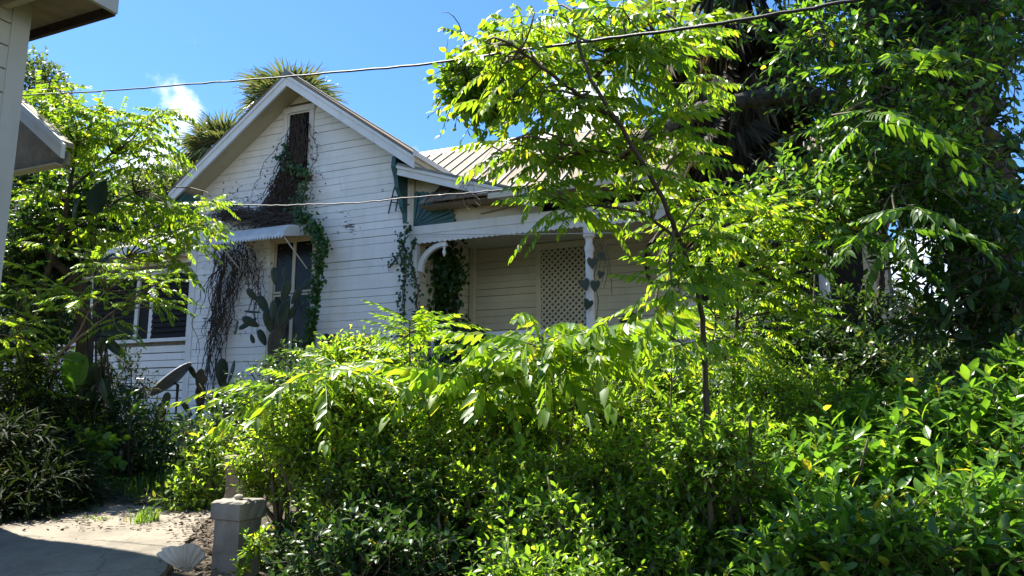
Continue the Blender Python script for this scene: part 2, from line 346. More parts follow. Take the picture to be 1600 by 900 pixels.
def lay_leaves(root, tpl, mat, pos, R3, sc, n_parts, name='foliage'):
    """nearest leaves in view as single leaf parts, the rest as one stuff part"""
    ok, z = inframe(pos); order = np.argsort(np.where(ok, z, 1e6)); pick = order[:n_parts]; pick = pick[ok[pick]]
    rest = np.ones(len(pos), bool); rest[pick] = False
    if len(pick):
        me = mesh('leaf', tpl[0], [tpl[1]], True); me.materials.append(mat)
        for i in pick: link('leaf', me, None, root, mat4(pos[i], R3[i], sc[i]))
    g = G(); inst(g, tpl, pos[rest], R3[rest], sc[rest])
    o = link(name, g.mesh(name, True), mat, root); tag(o, kind='stuff'); return o
def shrub(name, label, cat, lobes, n, leaf_len, mat, tpl, K=11, slen=.32, n_parts=0, group=None, trunks=None, up=.6, spread_=60, inner=.35, zmin=None, barkm='twig', back=.35, grav=.25, zlift=0., two_rank=False, foot=None):
    cx = np.mean([l[0] for l in lobes], 0); z0 = float(gz(cx[0], cx[1])) if foot is None else foot[2]
    f = Vector((cx[0], cx[1], z0)) if foot is None else Vector(foot)
    root = thing(name, label, cat, f, group)
    b_, nm = lobes_sample(lobes, n, zmin=zmin, back=back)
    ni = int(n * inner); bi, nmi = lobes_sample(lobes, max(ni, 1), .3, .8, zmin=zmin, back=.6)
    b_ = np.concatenate([b_, bi]); nm = np.concatenate([nm, nmi])
    # clumping: shoots follow a few leading directions
    cl = unit(R.normal(size=(max(12, n // 18), 3))); ci = R.integers(0, len(cl), len(b_))
    d = nm * .75 + np.array([0, 0, up]) + R.normal(size=b_.shape) * .42 + cl[ci] * .25
    base = b_ - unit(d) * slen * .6
    pos, R3, sc, curv = shoots(base, d, slen, K, leaf_len, spread_, grav, two_rank)
    if zmin is not None:
        k_ = pos[:, 2] > zmin - .05; pos, R3, sc = pos[k_], R3[k_], sc[k_]
    lay_leaves(root, tpl, mat, pos, R3, sc, n_parts)
    g = G(); twigs(g, curv)
    o = obj('twigs', g, M['twig'], root, True); tag(o, kind='stuff')
    g = G()
    for l in (lobes if trunks is None else trunks):
        c_, r_ = np.array(l[0]), np.array(l[1])
        for q in range(3):
            e = c_ + R.normal(size=3) * r_ * .4
            s0 = np.array([f.x + (c_[0] - f.x) * .6, f.y + (c_[1] - f.y) * .6, z0]) + R.normal(size=3) * [.08, .08, 0]
            mid = (s0 + e) / 2 + R.normal(size=3) * .08
            g.tube([s0, mid, e, e + (e - mid) * .15], [.022, .016, .008, .003], 5)
    if g.V: obj('stems', g, M[barkm], root, True)
    return root
# compound (pinnate) leaves ------------------------------------------------
def frond_mesh(name, pairs=11, ll_=.21, w=.34, curve=.35, hang=.45, mat=None, seed=0):
    """unit-length compound leaf along +Y; leaflets in opposite pairs"""
    r = np.random.default_rng(seed); g = G()
    t = np.linspace(0, 1, 7); ra = np.stack([.02 * np.sin(t * 3 + seed), t, -curve * t * t], 1)
    g.tube(ra, np.linspace(.011, .003, 7), 4)
    pos = []; dd = []; up = []; sc = []
    for i in range(pairs):
        tt = .16 + .82 * i / (pairs - 1); p = np.array([.02 * math.sin(tt * 3 + seed), tt, -curve * tt * tt])
        for sgn in (-1, 1):
            if r.random() < .07: continue
            a = math.radians(62 - 22 * tt) + r.normal() * .12; d_ = np.array([sgn * math.sin(a), math.cos(a), -hang * r.uniform(.3, 1.5) - curve * tt])
            pos.append(p); dd.append(d_); up.append([sgn * .25 + r.normal() * .38, -.1 + r.normal() * .25, 1]); sc.append(ll_ * r.uniform(.7, 1.15) * (1.0 - .5 * abs(tt - .5)))
    pos.append(ra[-1]); dd.append([0, 1, -hang]); up.append([0, 0, 1]); sc.append(ll_ * .8)
    tpl = (T_LF[0] * [w / .34, 1, 1], T_LF[1]); inst(g, tpl, np.array(pos), frames(np.array(dd, float), np.array(up, float)), np.array(sc))
    me = g.mesh(name, True); me.materials.append(mat); return me
FR = {k: [frond_mesh('compound_leaf', p_, l_, w_, c_, h_, M[mt], s_) for s_, (p_, l_, w_, c_, h_) in enumerate(v)] for k, mt, v in (
    ('drooping', 'frondb', [(10, .235, .40, .35, .95), (11, .22, .38, .5, 1.0), (9, .25, .42, .22, .8), (12, .21, .36, .6, 1.1), (8, .26, .44, .7, 1.2), (10, .2, .4, .1, .7)]),
    ('flat', 'frondb', [(13, .20, .32, .25, .4), (12, .21, .34, .45, .5), (14, .19, .30, .15, .3), (11, .22, .34, .65, .6)]),
    ('dark', 'frond', [(11, .22, .36, .35, .6), (10, .235, .40, .5, .7), (12, .20, .34, .25, .4), (9, .25, .42, .7, .9)]))}
def rosette(root, tip, axis, n, length, kind, rise=(-.1, .6), fan=None):
    """n compound leaves round a shoot tip; fan=(dir, half-angle) limits the directions"""
    axis = unit(np.array(axis, float)); tip = np.array(tip, float)
    for i in range(n):
        a = i * 2.4 + R.uniform(-.3, .3) if fan is None else fan[0] + R.uniform(-fan[1], fan[1])
        h = np.array([math.cos(a), math.sin(a), 0]); e = R.uniform(*rise)
        d = h * math.cos(e) + np.array([0, 0, 1]) * math.sin(e) + axis * .25
        p = tip - axis * R.uniform(0, .28) * length
        up = np.array([0, 0, 1.]) + R.normal(size=3) * .18
        link('compound_leaf', random.choice(FR[kind]), None, root, mat4(p, frames(d[None], up[None])[0], length * R.uniform(.75, 1.15)))
def branch(g, a, b, r0, r1, bend=.08, n=6, k=6):
    a, b = np.array(a, float), np.array(b, float); t = np.linspace(0, 1, n)[:, None]; off = R.normal(size=3) * np.linalg.norm(b - a) * bend
    p = a + (b - a) * t + off * np.sin(t * math.pi) + R.normal(size=(n, 3)) * np.linalg.norm(b - a) * .012 * (t > 0) * (t < 1)
    g.tube(p, np.linspace(r0, r1, n), k); return p

# ------------------------------------------------------------------ ground, paving
ax = np.concatenate([-np.geomspace(14, 900, 22)[::-1], np.arange(-13.7, 8.01, .3), np.geomspace(8.4, 900, 22)])
ay = np.concatenate([-np.geomspace(4, 900, 18)[::-1], np.arange(-3.7, 14.01, .3), np.geomspace(14.5, 900, 22)])
XX, YY = np.meshgrid(ax, ay); ZZ = gz(XX, YY) + (np.sin(XX * 2.3 + 1) * np.cos(YY * 1.9) + np.sin(XX * 5.1 + YY * 4.3) * .5) * .015
nx = len(ax); ii = (np.arange(len(ay) - 1)[:, None] * nx + np.arange(nx - 1)[None]).ravel()
me = mesh('ground', np.stack([XX, YY, ZZ], -1).reshape(-1, 3), [np.stack([ii, ii + 1, ii + nx + 1, ii + nx], -1)], True)
tag(link('ground', me, M['soil']), None, None, None, 'structure')
def slab(name, q, nu, nv, parent, lift=.045, seed=0):
    """q: four XY corners; a slightly uneven slab with broken edges following the ground"""
    r = np.random.default_rng(seed); u, v = np.meshgrid(np.linspace(0, 1, nu), np.linspace(0, 1, nv))
    q = np.array(q, float); p = (q[0] * ((1 - u) * (1 - v))[..., None] + q[1] * (u * (1 - v))[..., None] + q[2] * (u * v)[..., None] + q[3] * ((1 - u) * v)[..., None])
    edge = (u == 0) | (u == 1) | (v == 0) | (v == 1); p[edge] += r.normal(size=(edge.sum(), 2)) * .012
    z = gz(p[..., 0], p[..., 1]) + lift + r.normal(size=u.shape) * .0012
    z0 = z - .12 * 1.0; top = np.concatenate([p, z[..., None]], -1).reshape(-1, 3); bot = np.concatenate([p, z0[..., None]], -1).reshape(-1, 3)
    i = (np.arange(nv - 1)[:, None] * nu + np.arange(nu - 1)[None]).ravel(); n = nu * nv
    ring = list(range(nu)) + [k * nu + nu - 1 for k in range(1, nv)] + [(nv - 1) * nu + k for k in range(nu - 2, -1, -1)] + [k * nu for k in range(nv - 2, 0, -1)]
    side = [(ring[k], ring[k] + n, ring[(k + 1) % len(ring)] + n, ring[(k + 1) % len(ring)]) for k in range(len(ring))]
    return link(name, mesh(name, np.concatenate([top, bot]), [np.stack([i, i + 1, i + nu + 1, i + nu], -1), side]), M['concrete'], parent)
pth = bpy.data.objects.new('path', None); COL.objects.link(pth); WORLD['path'] = Matrix.Identity(4); tag(pth, None, None, None, 'structure')
slab('paving_slab', [(-7.2, .4), (-2.7, 2.1), (-3.92, 3.72), (-8.0, 2.9)], 120, 40, pth, .05, 1)
slab('paving_slab', [(-8.0, 2.92), (-3.93, 3.74), (-5.05, 5.15), (-8.4, 4.35)], 120, 40, pth, .04, 2)
slab('paving_slab', [(-8.3, 5.1), (-6.75, 5.5), (-7.6, 7.2), (-9.2, 7.3)], 16, 14, pth, .03, 3)

# ------------------------------------------------------------------ the wooden house
HX0, HX1, WY = -11.85, -6.7, 11.0          # gable wall
AX, AZ, SL, HWD = -9.2, 8.0, .71, 2.85      # gable roof: apex x, z, slope, half width
house = thing('wooden_house', 'old white clapboard house with front gable, porch and tan metal roof behind the overgrown hedge', 'house', (-8, 11, .8))
def board(g, axis, cc, out, b0, b1, t0, t1, z0, z1):
    fb, ft, bk = cc + out * .016, cc + out * .0145, cc - out * .012
    pt = (lambda a, d, z: (a, d, z)) if axis == 'y' else (lambda a, d, z: (d, a, z))
    g.hexa([pt(b0, fb, z0), pt(b1, fb, z0), pt(b1, bk, z0), pt(b0, bk, z0), pt(t0, ft, z1), pt(t1, ft, z1), pt(t1, bk, z1), pt(t0, bk, z1)])
def siding(parent, axis, cc, out, a0, a1, z0, z1, mat, exp=.137, holes=(), lim=None, gap=.007):
    """one board object per course and stretch; holes (a0,a1,z0,z1); lim(z) -> (a0,a1) at that height"""
    z = z0
    while z < z1 - .02:
        zt = min(z + exp, z1) - gap
        bl, br = lim(z) if lim else (a0, a1); tl, tr = lim(zt) if lim else (a0, a1)
        bl, br, tl, tr = max(bl, a0), min(br, a1), max(tl, a0), min(tr, a1)
        if br - bl > .08:
            cuts = sorted([h for h in holes if h[2] < zt - .03 and h[3] > z + .03]); segs = []; cur = (bl, tl)
            for h in cuts: segs.append((cur[0], h[0], cur[1], h[0])); cur = (h[1], h[1])
            segs.append((cur[0], br, cur[1], tr))
            for s0, s1, u0, u1 in segs:
                if s1 - s0 < .03: continue
                # now and then a butt joint
                L_ = [(s0, s1, u0, u1)]
                if s1 - s0 > 3.2 and random.random() < .8:
                    k_ = random.uniform(s0 + .8, s1 - .8); L_ = [(s0, k_ - .002, u0, k_ - .002), (k_ + .002, s1, k_ + .002, u1)]
                for (p0, p1, q0, q1) in L_:
                    g = G(); e = random.uniform(-.004, .004); random.uniform(0, 1); board(g, axis, cc + out * random.uniform(0, .004), out, p0, p1, q0, max(q1, q0 + .01), z + e, zt + e)
                    obj('siding_board', g, mat, parent)
        z += exp
def gable_lim(z): h = (AZ - .17 - z) / SL; return AX - h, AX + h
VENT = (-9.66, -8.92, 6.0, 7.5); WIN = (-9.82, -8.68, 2.4, 4.92)
g = G(); g.prism([(HX0, .7), (HX1 + .05, .7), (HX1 + .05, 6.05), (AX, 7.83), (HX0, 6.0)], 'y', WY + .013, WY + .2)
gw = obj('gable_wall', g, M['groove'], house)
siding(gw, 'y', WY, -1, HX0 + .13, HX1 - .06, 1.42, 7.8, M['siding'], .137, (VENT, WIN), gable_lim)
g = G(); g.box((HX0 - .02, WY - .03, 1.4), (HX0 + .13, WY + .1, 6.0)); obj('corner_board', g, M['trim'], gw)
g = G(); g.box((HX1 - .06, WY - .035, 1.4), (HX1 + .06, WY + .1, 5.9)); obj('corner_board', g, M['trim'], gw)
g = G(); g.box((HX0, WY + .02, .6), (HX1, WY + .1, 1.41)); obj('foundation_skirt', g, M['soffit'], gw)
# attic vent window
def window(name, x0, x1, z0, z1, Y, casing=.1, mat='trim', panes=((0, 1, 0, 1),), sash=.045, sill=True, pane='glass', parent=house):
    g = G(); c_ = casing
    g.box((x0 - c_, Y - .045, z0 - c_ * .2), (x0, Y + .1, z1 + .002)); g.box((x1, Y - .045, z0 - c_ * .2), (x1 + c_, Y + .1, z1 + .002)); g.box((x0 - c_ - .02, Y - .055, z1), (x1 + c_ + .02, Y + .1, z1 + c_ * 1.15))
    w_ = obj(name, g, M[mat], parent)
    if sill: obj('window_sill', G().box((x0 - c_ - .05, Y - .1, z0 - .06), (x1 + c_ + .05, Y + .1, z0)), M[mat], w_)
    for u0, u1, v0, v1 in panes:
        a0, a1, b0, b1 = x0 + (x1 - x0) * u0, x0 + (x1 - x0) * u1, z0 + (z1 - z0) * v0, z0 + (z1 - z0) * v1
        g = G(); s_ = sash
        g.box((a0, Y - .02, b0), (a0 + s_, Y + .01, b1)); g.box((a1 - s_, Y - .02, b0), (a1, Y + .01, b1)); g.box((a0 + s_, Y - .02, b0), (a1 - s_, Y + .01, b0 + s_)); g.box((a0 + s_, Y - .02, b1 - s_), (a1 - s_, Y + .01, b1))
        obj('sash', g, M[mat], w_); obj('pane', G().box((a0 + s_, Y - .004, b0 + s_), (a1 - s_, Y + .004, b1 - s_)), M[pane], w_)
    return w_
w = window('attic_window', -9.56, -9.02, 6.1, 7.4, WY, .1, panes=((0, 1, 0, 1),), sash=.03)
for k in range(3): obj('louver', G().hexa([(-9.53, WY + .0, 7.22 + k * .07 - .02), (-9.05, WY + .0, 7.22 + k * .07 - .02), (-9.05, WY + .03, 7.25 + k * .07), (-9.53, WY + .03, 7.25 + k * .07), (-9.53, WY + .0, 7.23 + k * .07 - .02), (-9.05, WY + .0, 7.23 + k * .07 - .02), (-9.05, WY + .03, 7.26 + k * .07), (-9.53, WY + .03, 7.26 + k * .07)]), M['trim'], w)
window('sash_window', -9.71, -8.79, 2.5, 4.8, WY, .1, 'cream', ((0, .5, .56, 1), (.5, 1, .56, 1), (0, .5, 0, .55), (.5, 1, 0, .55)), .035)
# awning over it
prof = np.array([(10.97, 5.0), (10.7, 4.985), (10.45, 4.94), (10.29, 4.87), (10.21, 4.77), (10.20, 4.69)])
xs = np.linspace(-10.52, -8.88, 24 * 6 + 1); wv = np.where((np.arange(len(xs)) % 6) < 3, .0, -.03) + np.where((np.arange(len(xs)) % 6) == 1, .018, 0)
V = np.array([[x, y, z + o_] for x, o_ in zip(xs, wv) for y, z in prof]); k = len(prof)
i = (np.arange(len(xs) - 1)[:, None] * k + np.arange(k - 1)[None]).ravel(); Fq = np.stack([i, i + 1, i + k + 1, i + k], -1)
g = G(); g.add(V, [Fq]); g.add(V - [0, 0, .012], [Fq[:, ::-1]])
aw = obj('awning', g, M['metalwhite'], house)
for x in (-10.53, -8.87): g = G(); g.prism([(10.97, 5.0), (10.45, 4.945), (10.29, 4.875), (10.2, 4.75), (10.2, 4.68), (10.97, 4.86)], 'x', x - .01, x + .01); obj('side_panel', g, M['metalwhite'], aw)
for x in (-10.45, -8.92): obj('support_rod', G().tube([(x, 10.24, 4.72), (x, 10.97, 4.22)], .013, 6), M['metalwhite'], aw)
# gable roof
g = G()
g.prism([(AX, AZ), (AX - HWD, AZ - SL * HWD), (AX - HWD, AZ - SL * HWD - .06), (AX, AZ - .06)], 'y', 10.44, 17)
g.prism([(AX, AZ), (AX, AZ - .06), (AX + HWD, AZ - SL * HWD - .06), (AX + HWD, AZ - SL * HWD)], 'y', 10.44, 14.2)
gr = obj('gable_roof', g, M['roof'], house)
obj('ridge_cap', G().prism([(AX - .16, AZ - .09), (AX, AZ + .04), (AX + .16, AZ - .09)], 'y', 10.42, 17), M['seam'], gr)
for s_ in (-1, 1):
    e = HWD + .0
    obj('rake_fascia', G().prism([(AX, AZ - .062), (AX + s_ * e, AZ - SL * e - .062), (AX + s_ * e, AZ - SL * e - .285), (AX, AZ - .285)], 'y', 10.46 + .003 * s_, 10.50), M['trim'], gr)
    obj('rake_moulding', G().prism([(AX, AZ - .062), (AX + s_ * e, AZ - SL * e - .062), (AX + s_ * e, AZ - SL * e - .125), (AX, AZ - .125)], 'y', 10.437, 10.457), M['trim'], gr)
    obj('soffit', G().prism([(AX, AZ - .16), (AX + s_ * e, AZ - SL * e - .16), (AX + s_ * e, AZ - SL * e - .175), (AX, AZ - .175)], 'y', 10.502, 11.1), M['soffit2'], gr)
obj('eave_fascia', G().box((AX + HWD - .03, 10.503, AZ - SL * HWD - .27), (AX + HWD, 12.4, AZ - SL * HWD - .062)), M['cream'], gr)
obj('eave_fascia', G().box((AX - HWD, 10.503, AZ - SL * HWD - .27), (AX - HWD + .03, 15, AZ - SL * HWD - .062)), M['cream'], gr)
obj('gutter_edge', G().box((AX + HWD + .001, 10.44, AZ - SL * HWD - .075), (AX + HWD + .05, 12.3, AZ - SL * HWD + .02)), M['metalwhite'], gr)
# teal eave boxes and the scrolled bracket
obj('eave_box', G().prism([(-12.0, 5.35), (-11.88, 5.35), (-11.75, 5.93), (-12.0, 5.78)], 'y', 10.55, 10.98), M['teal'], house)
br = [(10.98, 6.0), (10.55, 6.0), (10.52, 5.8), (10.62, 5.62), (10.66, 5.45), (10.78, 5.32), (10.82, 5.15), (10.92, 5.05), (10.96, 4.88)]
obj('scroll_bracket', G().prism([(y, z) for y, z in br], 'x', -6.84, -6.76), M['teal'], house)
# left wing with jalousie windows
LY = 11.15
g = G(); g.box((-20, LY + .013, .6), (HX0 - .03, LY + .2, 5.2)); lw = obj('wing_wall', g, M['groove'], house)
siding(lw, 'y', LY, -1, -19.5, HX0 - .03, 1.38, 5.0, M['siding'], .155, ((-16.45, -11.95, 3.0, 4.52),), None, .02)  # wide dark gaps stand in for the shadow under each lap
jw = obj('jalousie_window', G().box((-16.4, LY - .04, 4.42), (-11.95, LY + .07, 4.54)).box((-16.42, LY - .1, 2.99), (-11.9, LY + .07, 3.06)), M['trim'], house)
obj('window_back', G().box((-16.4, LY + .004, 3.06), (-11.95, LY + .011, 4.42)), M['void'], jw)
for x in (-16.4, -14.95, -13.55, -13.12, -12.04):
    obj('mullion', G().box((x, LY - .035, 3.06), (x + .1, LY + .06, 4.42)), M['trim'], jw)
for x0, x1 in ((-13.02, -12.04), (-14.85, -13.55)):
    for k in range(12):
        z = 3.08 + k * .111
        obj('louver_pane', G().hexa([(x0, LY - .055, z), (x1, LY - .055, z), (x1, LY - .012, z + .1), (x0, LY - .012, z + .1), (x0, LY - .05, z - .004), (x1, LY - .05, z - .004), (x1, LY - .007, z + .096), (x0, LY - .007, z + .096)]), M['void'], jw)
wr = obj('wing_roof', G().prism([(10.55, 4.80), (14, 6.3), (14, 6.42), (10.55, 4.92)], 'x', -20, -12.1), M['seam'], house)
obj('eave_fascia', G().box((-20, 10.52, 4.74), (-12.1, 10.548, 4.93)), M['trim'], wr)
obj('soffit', G().box((-20, 10.55, 4.74), (-12.1, 11.14, 4.76)), M['soffit2'], wr)
# main roof, standing seam
ME, MZ, MS, MR = 10.55, 5.13, .70, 13.35     # eave Y, eave Z, slope, ridge Y
RX0, RX1, PW = -9.15, 1.2, .30
HX = -3.7                                     # the ridge ends here; a hip runs down to the eave corner
def hipf(x): return 1.0 if x <= HX else max(0.0, (RX1 - x) / (RX1 - HX))
zr = MZ - .05 + MS * (MR - ME)
g = G()
g.add([(-6.3, ME, MZ - .05), (RX1, ME, MZ - .05), (HX, MR, zr), (-6.3, MR, zr)], [[(0, 1, 2, 3)]])
g.add([(RX0, ME + .8, MZ - .05 + .56), (-6.3, ME + .8, MZ - .05 + .56), (-6.3, MR, zr), (RX0, MR, zr)], [[(0, 1, 2, 3)]])
g.add([(RX1, ME, MZ - .05), (RX1, 2 * MR - ME, MZ - .05), (HX, MR, zr)], [[(0, 1, 2)]])
g.add([(RX1, 2 * MR - ME, MZ - .05), (RX0, 2 * MR - ME, MZ - .05), (RX0, MR, zr), (HX, MR, zr)], [[(0, 1, 2, 3)]])
g.add([(-6.3, ME, MZ - .09), (RX1, ME, MZ - .09), (RX1, 2 * MR - ME, MZ - .09), (-6.3, 2 * MR - ME, MZ - .09)], [[(0, 1, 2, 3)]])
mr = obj('main_roof', g, M['soffit'], house)
obj('hip_cap', G().bar((RX1, ME, MZ), (HX, MR, zr + .05), .16, .03), M['seam'], mr)
cosr = 1 / math.sqrt(1 + MS * MS); rl = (MR - ME) / cosr
pm = G().box((-PW / 2 + .005, -.03, -.022), (PW / 2 - .005, rl, .0)).mesh('roof_panel'); pm.materials.append(M['roof'])
sm_ = G().box((-.013, -.035, -.02), (.013, rl, .028)).mesh('roof_seam'); sm_.materials.append(M['seam'])
rot = Matrix.Rotation(math.atan(MS), 4, 'X')
CUT = .8                                     # left of the gable eave the roof starts behind the gable wall
pm2 = G().box((-PW / 2 + .005, CUT / cosr, -.022), (PW / 2 - .005, rl, .0)).mesh('roof_panel'); pm2.materials.append(M['roof'])
sm2 = G().box((-.013, CUT / cosr, -.02), (.013, rl, .028)).mesh('roof_seam'); sm2.materials.append(M['seam'])
for k in range(int((RX1 - RX0) / PW)):
    x = RX0 + PW * (k + .5); sh = x < -6.2; T4 = Matrix.Translation((x, ME, MZ - .02)) @ rot; T5 = Matrix.Translation((x + PW / 2, ME, MZ - .02)) @ rot; fa, fb = hipf(x - PW / 2), hipf(x + PW / 2)
    if fa < 1:
        p = G().hexa([(-PW / 2 + .005, -.03, -.022), (PW / 2 - .005, -.03, -.022), (PW / 2 - .005, rl * fb, -.022), (-PW / 2 + .005, rl * fa, -.022), (-PW / 2 + .005, -.03, 0), (PW / 2 - .005, -.03, 0), (PW / 2 - .005, rl * fb, 0), (-PW / 2 + .005, rl * fa, 0)]).mesh('roof_panel'); p.materials.append(M['roof'])
        link('roof_panel', p, None, mr, T4)
        if fb > .05: p = G().box((-.013, -.035, -.02), (.013, rl * fb, .028)).mesh('roof_seam'); p.materials.append(M['seam']); link('roof_seam', p, None, mr, T5)
        continue
    link('roof_panel', pm2 if sh else pm, None, mr, T4 @ Matrix.Rotation(random.uniform(-.01, .01), 4, 'Y'))
    link('roof_seam', sm2 if x + PW / 2 < -6.2 else sm_, None, mr, T5)
obj('ridge_cap', G().prism([(MR - .10, MZ + MS * (MR - ME - .14) + .02), (MR, MZ + MS * (MR - ME) + .07), (MR + .14, MZ + MS * (MR - ME - .14) + .02)], 'x', RX0, HX + .05), M['seam'], mr)
obj('eave_fascia', G().box((-4.95, ME - .06, MZ - .135), (RX1, ME - .032, MZ - .045)), M['cream'], mr)
# porch
porch = obj('porch_floor', G().box((-6.5, 10.9, 1.93), (.3, 13.1, 2.05)), M['trim'], house)
obj('porch_skirt', G().box((-6.5, 11.0, .7), (.25, 11.04, 1.928)), M['void'], house)
obj('porch_ceiling', G().box((-6.5, 11.07, 4.80), (1.0, 13.08, 4.84)), M['olive'], house)
bw = obj('porch_back_wall', G().box((-6.55, 13.113, 1.9), (1.0, 13.3, 5.2)), M['groove'], house)
DOOR = (-5.12, -3.96, 2.05, 4.76); PWIN = (-2.32, .6, 2.05, 4.85)
siding(bw, 'y', 13.1, -1, -6.54, .95, 2.05, 4.86, M['olive'], .137, (DOOR, PWIN))
obj('door_trim', G().box((-2.32, 13.02, 2.05), (-2.1, 13.19, 4.85)), M['siding'], bw)
obj('door_panel', G().box((-2.1, 13.085, 2.05), (.6, 13.105, 4.85)), M['void'], bw)
obj('corner_board', G().box((-6.53, 13.0, 2.05), (-6.43, 13.085, 4.85)), M['olive'], bw)
sw = obj('porch_side_wall', G().box((-6.68, 11.12, 1.9), (-6.583, 13.11, 4.9)), M['groove'], house)
siding(sw, 'x', -6.57, 1, 11.06, 13.08, 2.05, 4.86, M['olive'], .137, ((11.5, 12.66, 2.0, 4.62),))
pw = obj('porch_window', G().box((-6.66, 11.5, 2.05), (-6.52, 11.6, 4.62)).box((-6.66, 12.56, 2.05), (-6.52, 12.66, 4.62)).box((-6.66, 11.6, 4.52), (-6.525, 12.56, 4.62)), M['olive'], house)
obj('pane', G().box((-6.58, 11.6, 2.05), (-6.565, 12.56, 4.52)), M['void'], pw)
# lattice door
ld_ = obj('lattice_door', G().box((-5.12, 13.05, 2.05), (-5.02, 13.17, 4.66)).box((-4.08, 13.05, 2.05), (-3.96, 13.17, 4.66)).box((-5.14, 13.04, 4.66), (-3.94, 13.17, 4.78)), M['olive'], house)
obj('door_panel', G().box((-5.02, 13.122, 2.05), (-4.08, 13.18, 4.66)), M['void'], ld_)
x0, x1, z0, z1 = -5.02, -4.08, 2.75, 4.66; st = .118
for sgn in (1, -1):
    c0 = (z0 - x1 if sgn > 0 else z0 + x0); c1 = (z1 - x0 if sgn > 0 else z1 + x1); cc = c0 + st * .5
    while cc < c1:
        # z = sgn*x + cc clipped to the rectangle
        pts = []
        for x in (x0, x1):
            z = sgn * x + cc
            if z0 <= z <= z1: pts.append((x, z))
        for z in (z0, z1):
            x = (z - cc) * sgn
            if x0 < x < x1: pts.append((x, z))
        if len(pts) >= 2 and math.dist(pts[0], pts[1]) > .05:
            y = 13.075 if sgn > 0 else 13.088
            a, b_ = pts[0], pts[1]; obj('lattice_strip', G().bar((a[0], y, a[1]), (b_[0], y, b_[1]), .01, .038, (0, 1, 0)) if False else G().bar((a[0], y, a[1]), (b_[0], y, b_[1]), .036, .009, (0, 1, 0)), M['olive'], ld_)
        cc += st
# porch front: columns, beam, scallops, bracket, sunburst pediment
def column(x, first=False):
    r = .068
    c_ = obj('porch_column', G().lathe([(r * 1.25, 2.05), (r * 1.25, 2.2), (r, 2.24), (r * 1.02, 3.2), (r * .93, 4.05), (r * 1.15, 4.1), (r * 1.15, 4.16), (r * .85, 4.2), (r * .85, 4.28), (r * 1.4, 4.32), (r * 1.4, 4.5)], (x, 11.0, 0), 14), M['trim'], house, False)
    return c_
for x in (-3.4, 0.0): column(x)
obj('half_post', G().box((-6.63, 10.93, 2.05), (-6.53, 11.05, 4.5)), M['trim'], house)
beam = obj('porch_beam', G().box((-6.66, 10.94, 4.58), (.2, 11.06, 4.79)), M['trim'], house)
obj('beam_board', G().box((-6.66, 10.925, 4.645), (.2, 10.939, 4.792)), M['trim'], beam)
sc = []
for k in range(int(6.7 / .1)):
    for q in range(5): a = math.pi * q / 5; sc.append((-6.62 + k * .1 + .05 - .05 * math.cos(a), 4.50 - .028 * math.sin(a)))
obj('scalloped_trim', G().prism([(.08, 4.632), (-6.62, 4.632)] + sc + [(.08, 4.5)], 'y', 10.93, 10.937), M['trim'], beam)
arc = [(-6.53 + .55 * (1 - math.cos(a)) * 1.0, 4.0 + .48 * math.sin(a)) for a in np.linspace(0, math.pi / 2, 9)]
inner = [(x + .10 * (1 - k / 12), z - .03 - .05 * k / 8) for k, (x, z) in enumerate(arc)]
obj('arch_bracket', G().prism(arc + inner[::-1], 'y', 10.96, 11.03), M['trim'], beam)
obj('drop_pendant', G().lathe([(.01, 4.5), (.01, 4.40), (.03, 4.38), (.018, 4.34), (.036, 4.29), (.02, 4.24), (.005, 4.21)][::-1], (-6.0, 10.97, 0), 8), M['trim'], beam)
ped = obj('pediment', G().prism([(-6.66, 4.79), (-4.2, 4.79), (-4.2, 4.9), (-6.66, 5.76)], 'y', 11.0, 11.06), M['cream'], house)
obj('pediment_rake', G().prism([(-6.75, 5.80), (-4.18, 4.955), (-4.18, 4.80), (-6.75, 5.66)], 'y', 10.58, 10.63), M['trim'], ped)
obj('rake_moulding', G().prism([(-6.77, 5.84), (-4.16, 4.99), (-4.16, 4.93), (-6.77, 5.78)], 'y', 10.55, 10.578), M['trim'], ped)
obj('pediment_roof', G().prism([(-6.72, 5.86), (-4.2, 5.055), (-4.2, 5.02), (-6.72, 5.82)], 'y', 10.53, 11.9), M['seam'], ped)
obj('pediment_soffit', G().prism([(-6.72, 5.78), (-4.25, 4.96), (-4.25, 4.94), (-6.72, 5.76)], 'y', 10.632, 11.0), M['darkwood'], ped)
obj('sunburst_frame', G().box((-6.7, 10.95, 4.795), (-6.62, 10.999, 5.66)), M['cream'], ped)
for k in range(11):
    a0, a1 = math.pi / 2 * k / 11, math.pi / 2 * (k + 1) / 11; rr = .74; cx_, cz_ = -6.62, 4.797
    d = .0 if k % 2 else .006
    if 8 <= k: rr = .70
    obj('sunburst_ray', G().prism([(cx_ + .03 * math.cos(a0), cz_ + .03 * math.sin(a0)), (cx_ + rr * 1.1 * math.cos(a0 + .012), cz_ + rr * .9 * math.sin(a0 + .012)), (cx_ + rr * 1.13 * math.cos((a0 + a1) / 2), cz_ + rr * .93 * math.sin((a0 + a1) / 2)), (cx_ + rr * 1.1 * math.cos(a1 - .012), cz_ + rr * .9 * math.sin(a1 - .012)), (cx_ + .03 * math.cos(a1), cz_ + .03 * math.sin(a1))], 'y', 10.965 - d * 2, 10.995), M['teal'], ped)
obj('broken_board', G().bar((-5.75, 10.93, 5.42), (-5.38, 10.9, 5.02), .03, .12, (0, 1, 0)), M['darkwood'], ped)
obj('broken_board', G().bar((-6.1, 10.96, 5.5), (-5.6, 10.96, 5.3), .2, .02, (0, 1, 0)), M['darkwood'], ped)
obj('broken_board', G().bar((-5.3, 10.97, 4.9), (-4.4, 10.95, 5.0), .02, .04, (0, 1, 0)), M['soffit'], ped)
